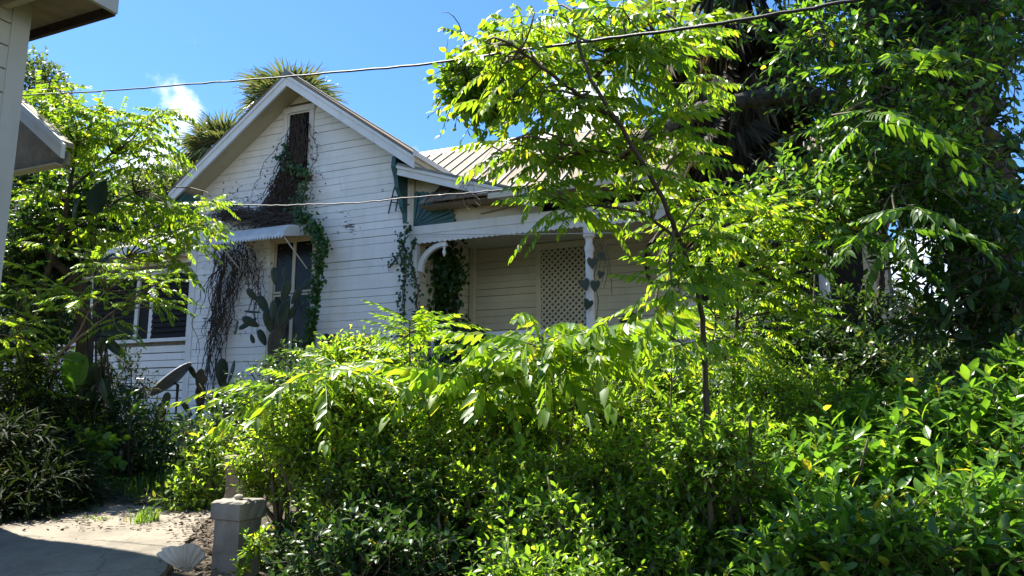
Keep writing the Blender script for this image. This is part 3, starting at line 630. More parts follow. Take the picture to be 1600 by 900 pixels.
# railing
rail = obj('porch_railing', G().box((-6.53, 10.96, 2.8), (.0, 11.04, 2.87)).box((-6.53, 10.97, 2.2), (.0, 11.03, 2.25)), M['trim'], house)
x = -6.4
while x < -.05:
    if abs(x + 3.4) > .1 and random.random() > .08: obj('baluster', G().box((x - .022, 10.98, 2.25), (x + .022, 11.02, 2.8)), M['trim'], rail)
    x += .19

# ------------------------------------------------------------------ neighbour's house
nb = thing('neighbour_house', 'grey white clapboard house corner with deep brown eaves beside the concrete path', 'house', (-6.4, 3.6, .7))
NX, NY = -6.5, 3.95
nwall = obj('side_wall', G().box((NX - .2, -3, .5), (NX - .03, NY - .1, 5.4)), M['greyw'], nb)
siding(nwall, 'x', NX, 1, -3, NY - .14, .9, 5.2, M['greyw'], .215, (), None, .012)
obj('corner_board', G().box((NX - .1, NY - .14, .6), (NX + .03, NY + .02, 5.26)), M['greyw'], nwall)
obj('rear_wall', G().box((NX - 6, NY - .1, .5), (NX - .11, NY, 5.2)), M['greyw'], nb)
ev = obj('roof', G().prism([(NX - 5, 7.6), (NX + .74, 5.26), (NX + .74, 5.34), (NX - 5, 7.7)], 'y', -3, 4.26), M['soffit'], nb)
obj('eave_soffit', G().box((NX - 6, -3, 5.23), (NX + .72, 4.24, 5.25)), M['soffit'], ev)
obj('eave_fascia', G().box((NX + .722, -3, 5.15), (NX + .76, 4.27, 5.30)), M['greyw'], ev)
obj('eave_fascia', G().box((NX - 6, 4.242, 5.14), (NX + .72, 4.28, 5.26)), M['darkwood'], ev)
for y in (1.3, 2.1, 2.9, 3.7): obj('rafter_tail', G().box((NX + .036, y, 5.09), (NX + .7, y + .06, 5.228)), M['soffit2'], ev)
obj('soffit_cable', G().tube([(NX + .05, 3.2, 5.1), (NX + .3, 3.5, 5.08), (NX + .55, 3.62, 5.07), (NX + .6, 2.4, 5.1)], .012, 5), M['cable'], ev)
pr = obj('porch_roof', G().prism([(-9.3, 5.62), (-7.84, 4.56), (-7.84, 4.62), (-9.3, 5.7)], 'y', 5.32, 5.44), M['soffit'], nb)
obj('gable_infill', G().prism([(-9.3, 4.37), (-7.86, 4.37), (-7.86, 4.5), (-9.3, 5.5)], 'y', 5.40, 5.43), M['soffit'], pr)
obj('rake_fascia', G().prism([(-9.3, 5.66), (-7.8, 4.57), (-7.8, 4.40), (-9.3, 5.49)], 'y', 5.27, 5.318), M['trim'], pr)
obj('rake_moulding', G().prism([(-9.3, 5.70), (-7.78, 4.60), (-7.78, 4.54), (-9.3, 5.62)], 'y', 5.24, 5.268), M['trim'], pr)
obj('eave_soffit', G().box((-9.3, 5.32, 4.36), (-7.95, 5.44, 4.38)), M['soffit2'], pr)

# ------------------------------------------------------------------ pillars, shell, cables, dish
def pillar(loc, w, top, label, mat, wob=.0022):
    t = thing('stone_pillar', label, 'pillar', (loc[0], loc[1], .45))
    g = G(); r = np.random.default_rng(int(w * 1e4)); n = 8
    def ring(h, z): 
        q = [];  
        for a, b_ in (((-1, -1), (1, -1)), ((1, -1), (1, 1)), ((1, 1), (-1, 1)), ((-1, 1), (-1, -1))):
            for k in range(n): f = k / n; q.append((loc[0] + h * (a[0] + (b_[0] - a[0]) * f) * (.985 if k == 0 else 1), loc[1] + h * (a[1] + (b_[1] - a[1]) * f) * (.985 if k == 0 else 1), z))
        q = np.array(q); return q + r.normal(size=q.shape) * wob
    def loft(zs, hs, name, par):
        V = np.concatenate([ring(h, z) for h, z in zip(hs, zs)]); k = 4 * n; g = G()
        i = np.arange(len(zs) - 1)[:, None] * k; j = np.arange(k)[None]; j2 = (j + 1) % k
        g.add(V, [np.stack(np.broadcast_arrays(i + j, i + j2, i + k + j2, i + k + j), -1).reshape(-1, 4), [tuple(range((len(zs) - 1) * k, len(zs) * k))]])
        return obj(name, g, mat, par)
    loft(np.linspace(.45, top - .10, 9), [w] * 9, 'shaft', t)
    loft([top - .11, top - .10, top - .06, top - .01, top, top + .004], [w, w + .017, w + .018, w + .016, w + .008, w * .5], 'cap', t)
    return t
pillar((-3.265, 3.50), .094, 1.075, 'short weathered concrete gate pillar with flat cap at the near end of the hedge', M['pillar'])
pp = P(380, 712, 5.7); pillar((pp.x, pp.y), .085, pp.z, 'brownish second pillar half buried in the hedge leaves behind the grey gate pillar', simple('brown_pillar', (.17, .13, .09), (.34, .28, .2), 5, .9, .6, .012))
g = G(); an = np.random.default_rng(3)
V = []; Fq = []
for i in range(6):
    for j in range(9):
        th = math.pi * i / 5; ph = 2 * math.pi * j / 9; V.append((.032 * math.sin(th) * math.cos(ph) * an.uniform(.85, 1.15), .026 * math.sin(th) * math.sin(ph), .017 * math.cos(th) * an.uniform(.85, 1.1)))
for i in range(5):
    for j in range(9): Fq.append((i * 9 + j, (i + 1) * 9 + j, (i + 1) * 9 + (j + 1) % 9, i * 9 + (j + 1) % 9))
g.add(np.array(V) + [-3.25, 3.48, 1.094], [Fq]); tag(obj('stone', g, M['stone'], None, True), 'small rough stone lying on top of the grey gate pillar cap', 'stone')
# clam shell: ribbed bowl standing on its hinge
sp = P(292, 918, 4.3); sp.z = float(gz(sp.x, sp.y)) + .015; nu, nv = 73, 12; V = []
u_, v_ = np.meshgrid(np.linspace(-1.12, 1.12, nu), np.linspace(.02, 1, nv))
rib = np.abs(np.sin(u_ * 11)); edge = 1 + .06 * rib * v_ ** 3 + .16 * np.abs(np.sin(u_ * 2.3 + .4)) * v_ ** 4
rad = v_ * edge; bx = np.sin(u_) * rad * .14; bz = (np.cos(u_ * .85) * rad * .16); by = -.085 * np.sin(v_ * 1.75) * (.55 + .45 * np.cos(u_ * .9)) - .03 * rib * v_ * (.3 + v_)
X = sp.x + bx * RV[0] + by * -FH[0] * -1; Yv = sp.y + bx * RV[1] + by * FH[1]
V = np.stack([sp.x + bx * RV[0] + by * FH[0], sp.y + bx * RV[1] + by * FH[1], sp.z - .01 + bz], -1).reshape(-1, 3)
i = (np.arange(nv - 1)[:, None] * nu + np.arange(nu - 1)[None]).ravel(); Fq = np.stack([i, i + 1, i + nu + 1, i + nu], -1)
g = G(); g.add(V, [Fq]); V2 = V + (FH * .012)[None]; g.add(V2, [Fq[:, ::-1]])
tag(obj('clam_shell', g, M['shell'], None, True), 'large pale ribbed clam shell on the concrete beside the gate pillar', 'shell')
def cable(name, label, pts, r, mat, cat='cable', sag=0., n=14, wig=.0):
    pts = np.array([tuple(p) for p in pts]); t = np.linspace(0, len(pts) - 1, (len(pts) - 1) * n + 1); i = np.clip(t.astype(int), 0, len(pts) - 2); f = (t - i)[:, None]
    q = pts[i] * (1 - f) + pts[i + 1] * f; q[:, 2] -= sag * (4 * f[:, 0] * (1 - f[:, 0])); q += np.cumsum(R.normal(size=q.shape), 0) * 0 + R.normal(size=q.shape) * wig
    return tag(obj(name, G().tube(q, r, 6), mat, None, True), label, cat)
cable('overhead_cable', 'thin black overhead cable crossing the sky from the eave into the treetop', [P(-40, 153, 7.4), P(150, 143, 6.7), P(400, 124, 5.3), P(650, 102, 4.0), P(870, 71, 3.1), P(1130, 36, 2.55), P(1400, -10, 2.2), (2.6, -.2, 3.6), (6.0, -4.5, 4.6)], .006, M['cable'], wig=.0015)
cable('service_cable', 'twisted black and white service cable in front of the gable wall and porch pediment', [P(330, 320, 11.3), P(440, 321, 11.2), P(560, 317, 11), P(640, 309, 10.6), P(760, 299, 10.3), P(850, 290, 10), P(1000, 262, 9.5), P(1180, 235, 9)], .010, M['cable2'], wig=.004)
cable('clothes_line', 'thin pale line stretched under the scalloped porch trim', [PY(640, 366, 10.85), PY(790, 366.5, 10.8), PY(1012, 363, 10.8)], .007, M['whitecord'])
g = G()
for k in range(7):
    a, b_ = PY(745 - k * 6, 268 + k * 4, 10.45), PY(702 + k * 8, 330 - k * 3, 10.4); m_ = (a + b_) / 2 + Vector((R.normal() * .05, 0, .1)); g.tube([a, m_, b_, b_ + Vector((R.normal() * .06, 0, -.08))], .0045, 3)
for k in range(4): g.tube([PY(770 + k * 16, 232 - k * 4, 10.4), PY(745 + k * 6, 262, 10.42), PY(738 - k * 5, 285, 10.45)], .0045, 3)
tag(obj('dry_twigs', g, M['palebranch'], None), 'few dry pale twigs caught on the service cable before the pediment', 'twigs')
# iron bracket on the gable wall
g = G(); a = [PY(607, 334, 10.9), PY(614, 302, 10.85), PY(617, 291, 10.8), PY(625, 291, 10.8), PY(623, 305, 10.8), PY(618, 330, 10.9)]
g.tube(a, .013, 5); g.tube([PY(614, 307, 10.85), PY(632, 309, 10.95)], .011, 5); g.tube([PY(612, 316, 10.85), PY(640, 320, 10.97)], .011, 5)
tag(obj('iron_bracket', g, M['iron'], None, True), 'black iron bracket fixed high on the gable wall next to the porch corner', 'bracket')
# satellite dish
t = thing('satellite_dish', 'grey satellite dish seen almost edge on in front of the clapboard wall', 'satellite dish', P(265, 660, 9.9))
top, bot = PY(291, 568, 9.75), PY(243, 616, 9.75); ctr = (top + bot) / 2; ax_ = (top - bot) / 2; a_ = ax_.length; vdir = ax_.normalized()
nrm = (Vector((-.62, -.34, .0)) + Vector((0, 0, .62))); nrm = (nrm - vdir * nrm.dot(vdir)).normalized(); hdir = nrm.cross(vdir)
g = G(); V = []; k = 28
for rr in np.linspace(0.0, 1, 7):
    for j in range(k): an_ = 2 * math.pi * j / k; p = ctr + vdir * (a_ * rr * math.cos(an_)) + hdir * (a_ * .92 * rr * math.sin(an_)) + nrm * (.09 * (rr * rr - 1)); V.append(p)
Fq = [(i * k + j, i * k + (j + 1) % k, (i + 1) * k + (j + 1) % k, (i + 1) * k + j) for i in range(6) for j in range(k)]
g.add(V, [Fq]); g.add([v - nrm * .012 for v in V], [[f[::-1] for f in Fq]]); obj('reflector', g, M['dish'], t, True)
rim = [ctr + vdir * (a_ * math.cos(q)) + hdir * (a_ * .92 * math.sin(q)) for q in np.linspace(0, 6.283, 41)]
obj('rim', G().tube(rim, .011, 5), M['metalwhite'], t, True)
lnb = PY(214, 594, 9.5); obj('feed_arm', G().tube([bot + nrm * -.03 + vdir * .05, (bot + lnb) / 2 + Vector((0, 0, -.01)), lnb], .02, 6), M['iron'], t)
obj('feed_horn', G().tube([lnb, lnb + (ctr - lnb).normalized() * .13], [.045, .035], 10), M['metalwhite'], t)
obj('mast', G().tube([(ctr.x + .05, ctr.y + .12, .7), (ctr.x + .05, ctr.y + .12, ctr.z - .1), ctr - nrm * .1], .026, 8), M['iron'], t)
# chair and wreath on the porch
t = thing('porch_chair', 'dark chair with tall rounded back on the porch behind the white column', 'chair', (-3.0, 12.2, 2.05))
def arcpts(cx, cy, cz, rx, rz, n=13): return [(cx + rx * math.cos(a), cy, cz + rz * math.sin(a)) for a in np.linspace(0, math.pi, n)]
for dx in (0, .46):
    cx_ = -3.1 + dx; top_ = 3.0 if dx == 0 else 2.88
    obj('backrest', G().prism([(x, z) for x, y, z in arcpts(cx_, 0, top_ - .2, .24, .42)] + [(cx_ - .24, 2.45), (cx_ + .24, 2.45)], 'y', 12.38, 12.42), M['darkwood'], t)
    obj('back_frame', G().tube([(cx_ + .25, 12.37, 2.4)] + arcpts(cx_, 12.37, top_ - .2, .25, .44) + [(cx_ - .25, 12.37, 2.4)], .025, 6), M['iron'], t)
obj('seat', G().box((-3.4, 11.9, 2.42), (-2.35, 12.4, 2.5)), M['darkwood'], t)
for x in (-3.36, -2.4):
    for y in (11.94, 12.36): obj('leg', G().box((x - .025, y - .025, 2.05), (x + .025, y + .025, 2.42)), M['darkwood'], t)
g = G(); cc = PY(1024, 420, 12.9)
for k in range(7):
    w_ = R.uniform(-.03, .03, 3); g.tube([(cc.x + .17 * math.cos(a) + w_[0] + R.normal() * .008, 12.97 + w_[1] * .5, cc.z + .10 + .42 * math.sin(a) + w_[2]) for a in np.linspace(1.2, 4.3, 12)], .018, 5)
tag(obj('vine_wreath', g, M['deadvine'], None, True), 'dark half ring of twisted dry vine hanging on the porch back wall', 'wreath')

# ------------------------------------------------------------------ prickly pear cacti
def pad_mesh(seed):
    r = np.random.default_rng(seed); V = []; k = 14; n = 8
    for i in range(n):
        th = math.pi * i / (n - 1); 
        for j in range(k): ph = 2 * math.pi * j / k; w = math.sin(th); z = .5 - .5 * math.cos(th); wd = .22 * w * (.75 + .45 * z); V.append((wd * math.cos(ph), .055 * w * math.sin(ph) + .03 * math.sin(z * 3 + seed), z))
    Fq = [(i * k + j, i * k + (j + 1) % k, (i + 1) * k + (j + 1) % k, (i + 1) * k + j) for i in range(n - 1) for j in range(k)]
    g = G(); g.add(V, [Fq])
    for q in range(26):   # areoles with short spines
        z = r.uniform(.12, .92); x = r.uniform(-1, 1) * .24 * math.sin(math.pi * z) ; s_ = r.choice([-1, 1]); y = s_ * .05 * math.sin(math.pi * z)
        g.add([(x - .008, y, z), (x + .008, y, z), (x + r.normal() * .02, y + s_ * .035, z + .02)], [[(0, 1, 2)]])
    return g.mesh('pad', True)
PADS = [pad_mesh(s_) for s_ in range(3)]
for p_ in PADS: p_.materials.append(M['cactus'])
PADO = [p_.copy() for p_ in PADS]
for p_ in PADO: p_.materials.clear(); p_.materials.append(M['cactusold'])
def cactus(label, Y, pads, old=0):
    a = PY(pads[0][0], pads[0][1], Y); t = thing('prickly_pear', label, 'cactus', (a.x, a.y, float(gz(a.x, a.y))), 'prickly pear cacti along the house wall')
    first = a; pxl = pads[0]
    for i, (px, py, L_, ang) in enumerate(pads):
        L_ *= .7 if len(pads) > 15 and i > 1 else 1
        yy = Y + random.uniform(-.22, .22) * (i > 0); s_ = (PY(px, py - L_, yy) - PY(px, py, yy)).length
        ra = math.radians(ang); yaw = YAW + random.uniform(-1.0, 1.0)
        up = Vector((RV[0] * math.sin(ra), RV[1] * math.sin(ra), math.cos(ra))); q = Vector((math.cos(yaw), math.sin(yaw), 0)); q = (q - up * q.dot(up)).normalized(); n_ = up.cross(q)
        p = PY(px, py, yy); m4 = Matrix(((q.x * s_, n_.x * s_, up.x * s_, p.x), (q.y * s_, n_.y * s_, up.y * s_, p.y), (q.z * s_, n_.z * s_, up.z * s_, p.z), (0, 0, 0, 1)))
        link('pad', random.choice(PADO if i < old else PADS), None, t, m4)
    g = G(); z = float(gz(first.x, first.y)); g.tube([(first.x, first.y, z), (first.x + .03, first.y, (z + first.z) / 2), (first.x, first.y, first.z + .1)], [.09, .075, .06], 8); obj('trunk', g, M['cactusold'], t, True)
    return t
cactus('tall many padded prickly pear cactus standing before the sash window under the awning', 10.35, [(430, 575, 62, 0), (432, 545, 60, 4), (424, 520, 55, -14), (418, 490, 46, -28), (402, 470, 36, -42), (437, 512, 60, 10), (442, 470, 48, 12), (455, 475, 42, 30), (470, 452, 34, 40), (446, 440, 34, -6), (430, 445, 40, -8), (404, 510, 42, -62), (408, 488, 38, -85), (402, 498, 46, -118), (372, 500, 34, -170), (392, 522, 22, 160), (388, 448, 22, -5), (452, 500, 34, 20), (462, 470, 26, 10), (440, 490, 40, -20), (415, 540, 40, -25), (425, 500, 44, 2)], 2)
cactus('prickly pear with two upright round pads above the hedge beside the sash window', 9.9, [(528, 590, 44, 0), (524, 566, 44, -4), (514, 560, 40, -8), (536, 562, 30, 20), (530, 575, 34, 30), (543, 590, 34, 10), (560, 600, 40, 0), (547, 575, 26, 5)])
cactus('prickly pear with slim dark pads behind the bright shrub close to the porch corner', 9.9, [(570, 590, 42, 0), (566, 560, 36, -8), (558, 548, 22, -10), (578, 560, 36, 8), (584, 560, 30, 40), (600, 562, 34, 20), (612, 565, 30, 50), (590, 590, 36, 10)])
cactus('prickly pear with two upright dark pads by the foot of the bare brown vine', 10.2, [(349, 640, 44, 0), (347, 606, 46, -4), (356, 600, 38, 12), (358, 640, 40, 20), (340, 650, 36, -30), (366, 655, 40, 30), (350, 660, 40, 5)], 1)
cactus('small prickly pear with two ear like pads on an old brown stump beside the dish', 10.2, [(312, 640, 40, 0), (312, 612, 36, 0), (306, 592, 24, -30), (318, 590, 26, 14), (325, 640, 34, 30), (335, 660, 34, 60), (300, 650, 30, -40)], 2)
cactus('dark sprawling prickly pear low in the shade under the satellite dish', 9.5, [(235, 680, 34, -20), (225, 660, 30, -30), (250, 665, 36, 0), (240, 690, 34, 40), (265, 680, 38, 25), (280, 690, 34, 50), (215, 690, 36, -50), (290, 670, 30, 10), (255, 640, 28, 12)])

# ------------------------------------------------------------------ vines on the house
def strands(g, guide, widths, n, Yw, r0, seed, stray=.5):
    r = np.random.default_rng(seed); gp = np.array([tuple(PY(px, py, Yw)) for px, py in guide]); w = np.array(widths) * 11 / 1150.
    m = len(gp)
    for s_ in range(n):
        a, b_ = sorted(r.uniform(0, m - 1, 2));
        if b_ - a < .6: b_ = min(a + r.uniform(.6, 2), m - 1)
        k = int((b_ - a) * 6) + 4; t = np.linspace(a, b_, k); i = np.clip(t.astype(int), 0, m - 2); f = (t - i)[:, None]
        p = gp[i] * (1 - f) + gp[i + 1] * f; ww = (w[i] * (1 - f[:, 0]) + w[i + 1] * f[:, 0])
        off = np.clip(r.normal() * .5, -1, 1) + np.cumsum(r.normal(size=k)) * .16
        p[:, 0] += ww * off; p[:, 1] += -abs(np.cumsum(r.normal(size=k)) * .02) - r.uniform(.01, .07); p[:, 2] += np.cumsum(r.normal(size=k)) * .022
        p[:, 0] += r.normal(size=k) * .012
        g.tube(p, r.uniform(.5, 1.25) * r0 * np.linspace(1, .45, k), 3)
t = thing('dead_vine', 'dense bare brown vine hanging from the attic window down over the awning', 'vine', PY(345, 640, 10.9))
g = G()
strands(g, [(472, 180), (466, 230), (455, 275), (445, 310), (430, 345), (420, 362)], [14, 20, 22, 27, 38, 54], 340, 10.93, .011, 1)
strands(g, [(480, 345), (440, 340), (400, 338), (360, 335), (338, 340)], [10, 24, 26, 26, 14], 190, 10.9, .011, 2)
strands(g, [(340, 345), (355, 380), (362, 420), (352, 470), (342, 520), (336, 570), (330, 625)], [26, 40, 40, 30, 24, 18, 14], 85, 10.92, .012, 3)
strands(g, [(385, 380), (395, 420), (400, 460), (398, 520)], [16, 22, 18, 14], 28, 10.92, .010, 4)
obj('stems', g, M['deadvine'], t); g = G()
strands(g, [(340, 340), (358, 400), (350, 470), (340, 540), (334, 640)], [14, 14, 12, 12, 10], 8, 10.9, .022, 5); strands(g, [(472, 190), (455, 270), (435, 340)], [14, 24, 30], 10, 10.88, .022, 9)
obj('main_stem', g, M['deadvine'], t)
n = 1500; lob = [(468, 225, 26), (458, 270, 40), (445, 310, 46), (420, 342, 70), (370, 335, 40), (360, 400, 50), (385, 410, 36), (350, 500, 30)]
pos = []
for q in range(n): a = lob[R.integers(len(lob))]; p = PY(a[0] + R.normal() * a[2] * .5, a[1] + R.normal() * a[2] * .5, 10.88 + R.uniform(-.05, .05)); pos.append(tuple(p))
pos = np.array(pos); g = G(); inst(g, T_SM, pos, frames(R.normal(size=(n, 3)) + [0, 0, -.7], R.normal(size=(n, 3)) + [0, -1, .3]), R.uniform(.03, .085, n)); tag(obj('dry_leaves', g, M['deadleaf'], t), kind='stuff')
def wall_vine(name, label, path, Yw, wid, n, leaf, mat, stem=.012, foot=None, seed=0, parts=0, depth=.12, hang=.6):
    ps = [PY(px, py, Yw) for px, py in path]; t = thing(name, label, 'vine', foot or tuple(ps[-1]))
    r = np.random.default_rng(seed); gp = np.array([tuple(p) for p in ps]); m = len(gp); g = G()
    for s_ in range(3):
        q = np.repeat(gp, 4, 0)[2:-1]; k = np.ones(5) / 5; q = np.stack([np.convolve(np.pad(q[:, i], 2, 'edge'), k, 'valid') for i in range(3)], 1); q += r.normal(size=q.shape) * .02; q[:, 1] -= .03
        g.tube(q, stem * (1 if s_ == 0 else .6), 5)
    obj('stem', g, M['twig'], t)
    tt = r.uniform(0, m - 1, n); i = np.clip(tt.astype(int), 0, m - 2); f = (tt - i)[:, None]; W_ = np.array(wid) * 11 / 1150.; ww = W_[i] * (1 - f[:, 0]) + W_[i + 1] * f[:, 0]
    p = gp[i] * (1 - f) + gp[i + 1] * f; p[:, 0] += np.clip(r.normal(size=n) * .6, -1.3, 1.3) * ww; p[:, 2] += r.normal(size=n) * ww * .6; p[:, 1] -= abs(r.normal(size=n)) * depth
    d = np.stack([r.normal(size=n) * .6, -np.abs(r.normal(size=n)) * .4, -hang + r.normal(size=n) * .4], 1); u = np.stack([r.normal(size=n) * .4, -np.ones(n), .6 + r.normal(size=n) * .4], 1)
    sz = leaf * r.uniform(.6, 1.3, n); lay_leaves(t, T_RD, mat, p, frames(d, u), sz, parts); return t
wall_vine('leafy_vine', 'leafy green creeper covering the right edge of the sash window from awning to sill', [(470, 335), (492, 348), (508, 375), (505, 410), (498, 450), (494, 490), (488, 530), (480, 560)], 10.85, [11, 15, 12, 10, 9, 8, 7, 11], 720, .085, M['ivy'], seed=1, foot=(-8.7, 10.9, .8))
wall_vine('young_creeper', 'sparse green creeper leaves growing through the bare brown vine below the attic window', [(440, 255), (450, 230), (462, 270), (485, 265), (478, 300), (470, 330), (478, 348)], 10.82, [8, 6, 9, 10, 10, 9, 9], 230, .075, M['ivy'], seed=2)
wall_vine('corner_vine', 'thin dark creeper climbing the white corner board beside the porch', [(645, 352), (632, 372), (634, 400), (634, 440), (632, 480), (630, 520), (628, 560)], 10.9, [4, 4, 3, 4, 9, 12, 14], 250, .06, M['dark'], seed=3)
wall_vine('post_vine', 'creeper wound round the half post inside the porch corner', [(652, 375), (642, 400), (648, 430), (655, 450), (652, 480), (655, 520), (660, 560)], 10.85, [3, 3, 4, 7, 8, 9, 11], 190, .06, M['dark'], seed=4)
wall_vine('window_vine', 'big dark drooping creeper in front of the porch side window', [(690, 400), (700, 408), (710, 425), (695, 450), (685, 480), (690, 510), (700, 540)], 11.9, [22, 30, 30, 32, 30, 34, 40], 2600, .085, M['dark'], seed=5, depth=.25, foot=(-6.2, 11.9, 2.05))
wall_vine('rail_vine', 'dark leafy creeper lying over the left end of the porch railing', [(690, 520), (720, 520), (745, 525), (750, 545), (720, 555), (690, 560)], 10.85, [20, 20, 14, 12, 20, 26], 1400, .075, M['dark'], seed=6, foot=(-6.0, 10.85, .9))
wall_vine('thicket_vine', 'thin dry creeper twigs on the wall below the pediment bracket', [(605, 420), (618, 410), (624, 398), (632, 385)], 10.95, [3, 3, 3, 3], 40, .05, M['dark'], seed=7)
# heart leaves on the column
t = thing('heart_leaf_vine', 'vine with big heart shaped green leaves hanging on the white porch column', 'vine', (-3.4, 10.9, 4.3))
HV = np.array([(0, 0, 0), (-.3, -.16, .02), (-.5, .12, .03), (-.38, .5, .0), (0, 1, -.12), (.38, .5, .0), (.5, .12, .03), (.3, -.16, .02), (0, .4, -.03)], float); HF = np.array([(8, i, i + 1) for i in range(0, 7)] + [(8, 7, 0)])
hm = mesh('leaf', HV, [HF], True); hm.materials.append(M['bananad'])
for px, py, s_, a in ((925, 404, .17, 0), (912, 438, .18, 14), (930, 440, .17, -5), (921, 470, .16, -25), (938, 396, .13, 30), (940, 425, .12, -20)):
    p = PY(px, py, 10.84); d = np.array([math.sin(math.radians(a)), 0, -1.]); link('leaf', hm, None, t, mat4(p, frames(d[None], np.array([[.15, -1, .25]]))[0], s_))
g = G(); g.tube([PY(930, 384, 10.86), PY(936, 400, 10.86), PY(928, 430, 10.86), PY(935, 470, 10.86), PY(930, 520, 10.86)], .008, 5)
for q in range(4): x = 932 + q * 5; g.tube([PY(x, 375, 10.85), PY(x + 8, 400 + q * 12, 10.83), PY(x + R.uniform(0, 10), 430 + q * 10, 10.85)], .005, 4)
obj('stem', g, M['twig'], t)

# ------------------------------------------------------------------ palms
def fan_mesh(name, mat, droop, seed, blades=26, pet=.5, span=125):
    r = np.random.default_rng(seed); g = G()
    g.tube([(0, 0, 0), (0, pet * .5, .01), (0, pet, -.02)], [.018, .012, .009], 4)
    for k in range(blades):
        a = math.radians(-span + 2 * span * k / (blades - 1)) + r.normal() * .03; L_ = .56 * r.uniform(.85, 1.08) * (1 - .25 * abs(k / (blades - 1) - .5))
        d = np.array([math.sin(a), math.cos(a), 0]); s_ = np.array([math.cos(a), -math.sin(a), 0]); V = []
        for t_, w in ((.02, .006), (.4, .026), (.75, .016), (1, .001)):
            c_ = np.array([0, pet, -.02]) + d * L_ * t_ + np.array([0, 0, -droop * t_ ** 2.2 * r.uniform(.7, 1.3) * L_])
            V += [c_ - s_ * w + [0, 0, .012 * t_], c_ + s_ * w + [0, 0, .012 * t_], c_ + [0, 0, -.012 * (t_ < 1)]]
        Fq = []
        for i in range(3):
            for a_, b_ in ((0, 2), (2, 1)): Fq.append((i * 3 + a_, i * 3 + b_, i * 3 + 3 + b_, i * 3 + 3 + a_))
        g.add(V, [Fq])
    me = g.mesh(name, False); me.materials.append(mat); return me
FAN = [fan_mesh('frond', M['palm'], d, s_) for s_, d in enumerate((.35, .6, .9))]
FAND = [fan_mesh('dead_frond', M['deadpalm'], d, s_ + 9, 24, .45, 44) for s_, d in enumerate((.1, .25, .4))]
def palm(label, c, rad, n_live, n_dead, tr=.16, foot=None, group=None, dead_rows=1, live_el=(-.7, 1.4)):
    c = np.array(c, float); z0 = float(gz(c[0], c[1])); t = thing('palm_tree', label, 'palm tree', (c[0], c[1], z0), group)
    g = G(); zz = np.linspace(z0, c[2], 14); g.tube([(c[0] + .04 * math.sin(z), c[1] + .04 * math.cos(z * 1.3), z) for z in zz], tr * (1 + .12 * (np.arange(14) % 2)), 9); obj('trunk', g, M['barklichen'], t, True)
    for i in range(n_live):
        a = i * 2.4; e = live_el[0] + (live_el[1] - live_el[0]) * (i / n_live) ** .8; d = np.array([math.cos(a) * math.cos(e), math.sin(a) * math.cos(e), math.sin(e)])
        link('frond', random.choice(FAN), None, t, mat4(c + d * .1, frames(d[None], np.array([[0, 0, 1.]]) + R.normal(size=(1, 3)) * .15)[0], rad * R.uniform(.85, 1.1)))
    for i in range(n_dead):
        a = i * 2.4; e = R.uniform(-1.48, -.95); d = np.array([math.cos(a) * math.cos(e), math.sin(a) * math.cos(e), math.sin(e)]); h = c - [0, 0, (i % max(dead_rows, 1)) * rad * .42]
        link('dead_frond', random.choice(FAND), None, t, mat4(h + d * .1 + np.array([math.cos(a), math.sin(a), 0]) * .12 * rad, frames(d[None], np.array([[math.cos(a), math.sin(a), .3]]) + R.normal(size=(1, 3)) * .3)[0], rad * R.uniform(.7, 1.05)))
    return t
palm('fan palm whose round crown rises behind the gable peak', P(452, 180, 21), 1.4, 50, 10, group='fan palms')
palm('fan palm half hidden behind the sloping edge of the gable roof beside the cloud', P(345, 245, 22), 1.2, 40, 14, group='fan palms')
palm('tall palm with a shaggy skirt of hanging dead fronds in front of the porch end', P(1140, -30, 8.8), 1.6, 14, 150, tr=.15, group='fan palms', dead_rows=4, live_el=(.3, 1.4))

# ------------------------------------------------------------------ trees far behind
def far_tree(label, lobes, n, leaf, mat, base_px, D, name='tree', K=9, group='trees behind the houses', sl=.7):
    f = P(base_px[0], base_px[1], D); f.z = float(gz(f.x, f.y))
    L_ = [(tuple(P(px, py, d)), r) for px, py, d, r in lobes]
    t = shrub(name, label, 'tree', L_, n, leaf, M[mat], T_SM, K, sl, 0, group, [], .35, 65, .25, back=.6, foot=tuple(f), barkm='bark')
    g = G(); top = np.mean([l[0] for l in L_], 0); branch(g, f, top, .22, .10, .05)
    for l in L_: branch(g, (np.array(f) * .4 + top * .6), np.array(l[0]), .09, .03, .1)
    obj('trunk', g, M['bark'], t, True); return t
far_tree('pale olive oak crown rising behind the neighbour eave against the sky', [(45, 150, 17, (.9, .9, 1.1)), (75, 240, 17, (1.1, 1, 1.1)), (20, 320, 17, (1.3, 1, 1.3)), (110, 300, 17, (1.0, 1, .9)), (60, 420, 17, (1.4, 1, 1.1))], 2300, .14, 'oak', (60, 640), 17)
far_tree('rounded grey green tree behind the low wing roof left of the gable', [(215, 340, 19, (1.3, 1.2, 1.2)), (265, 300, 20, (.9, 1, .8)), (150, 370, 19, (1.3, 1, 1.3)), (300, 275, 22, (.6, .8, .6))], 2000, .14, 'oak', (220, 640), 19)
far_tree('distant light green tree seen through the gap under the dark tree', [(1395, 510, 22, (1.6, 1.3, 1.1)), (1340, 470, 22, (1.2, 1.2, 1.2)), (1290, 520, 22, (1.4, 1.2, 1.4)), (1440, 560, 22, (1.5, 1.2, .8))], 2200, .16, 'oak', (1380, 650), 22)
far_tree('far dark tree closing the view low behind the right hand shrubs', [(1500, 610, 26, (2.2, 1.5, 1.2)), (1620, 590, 26, (2.4, 1.5, 1.5)), (1280, 600, 24, (2.4, 1.5, 1.2))], 1500, .2, 'oak', (1500, 680), 26)

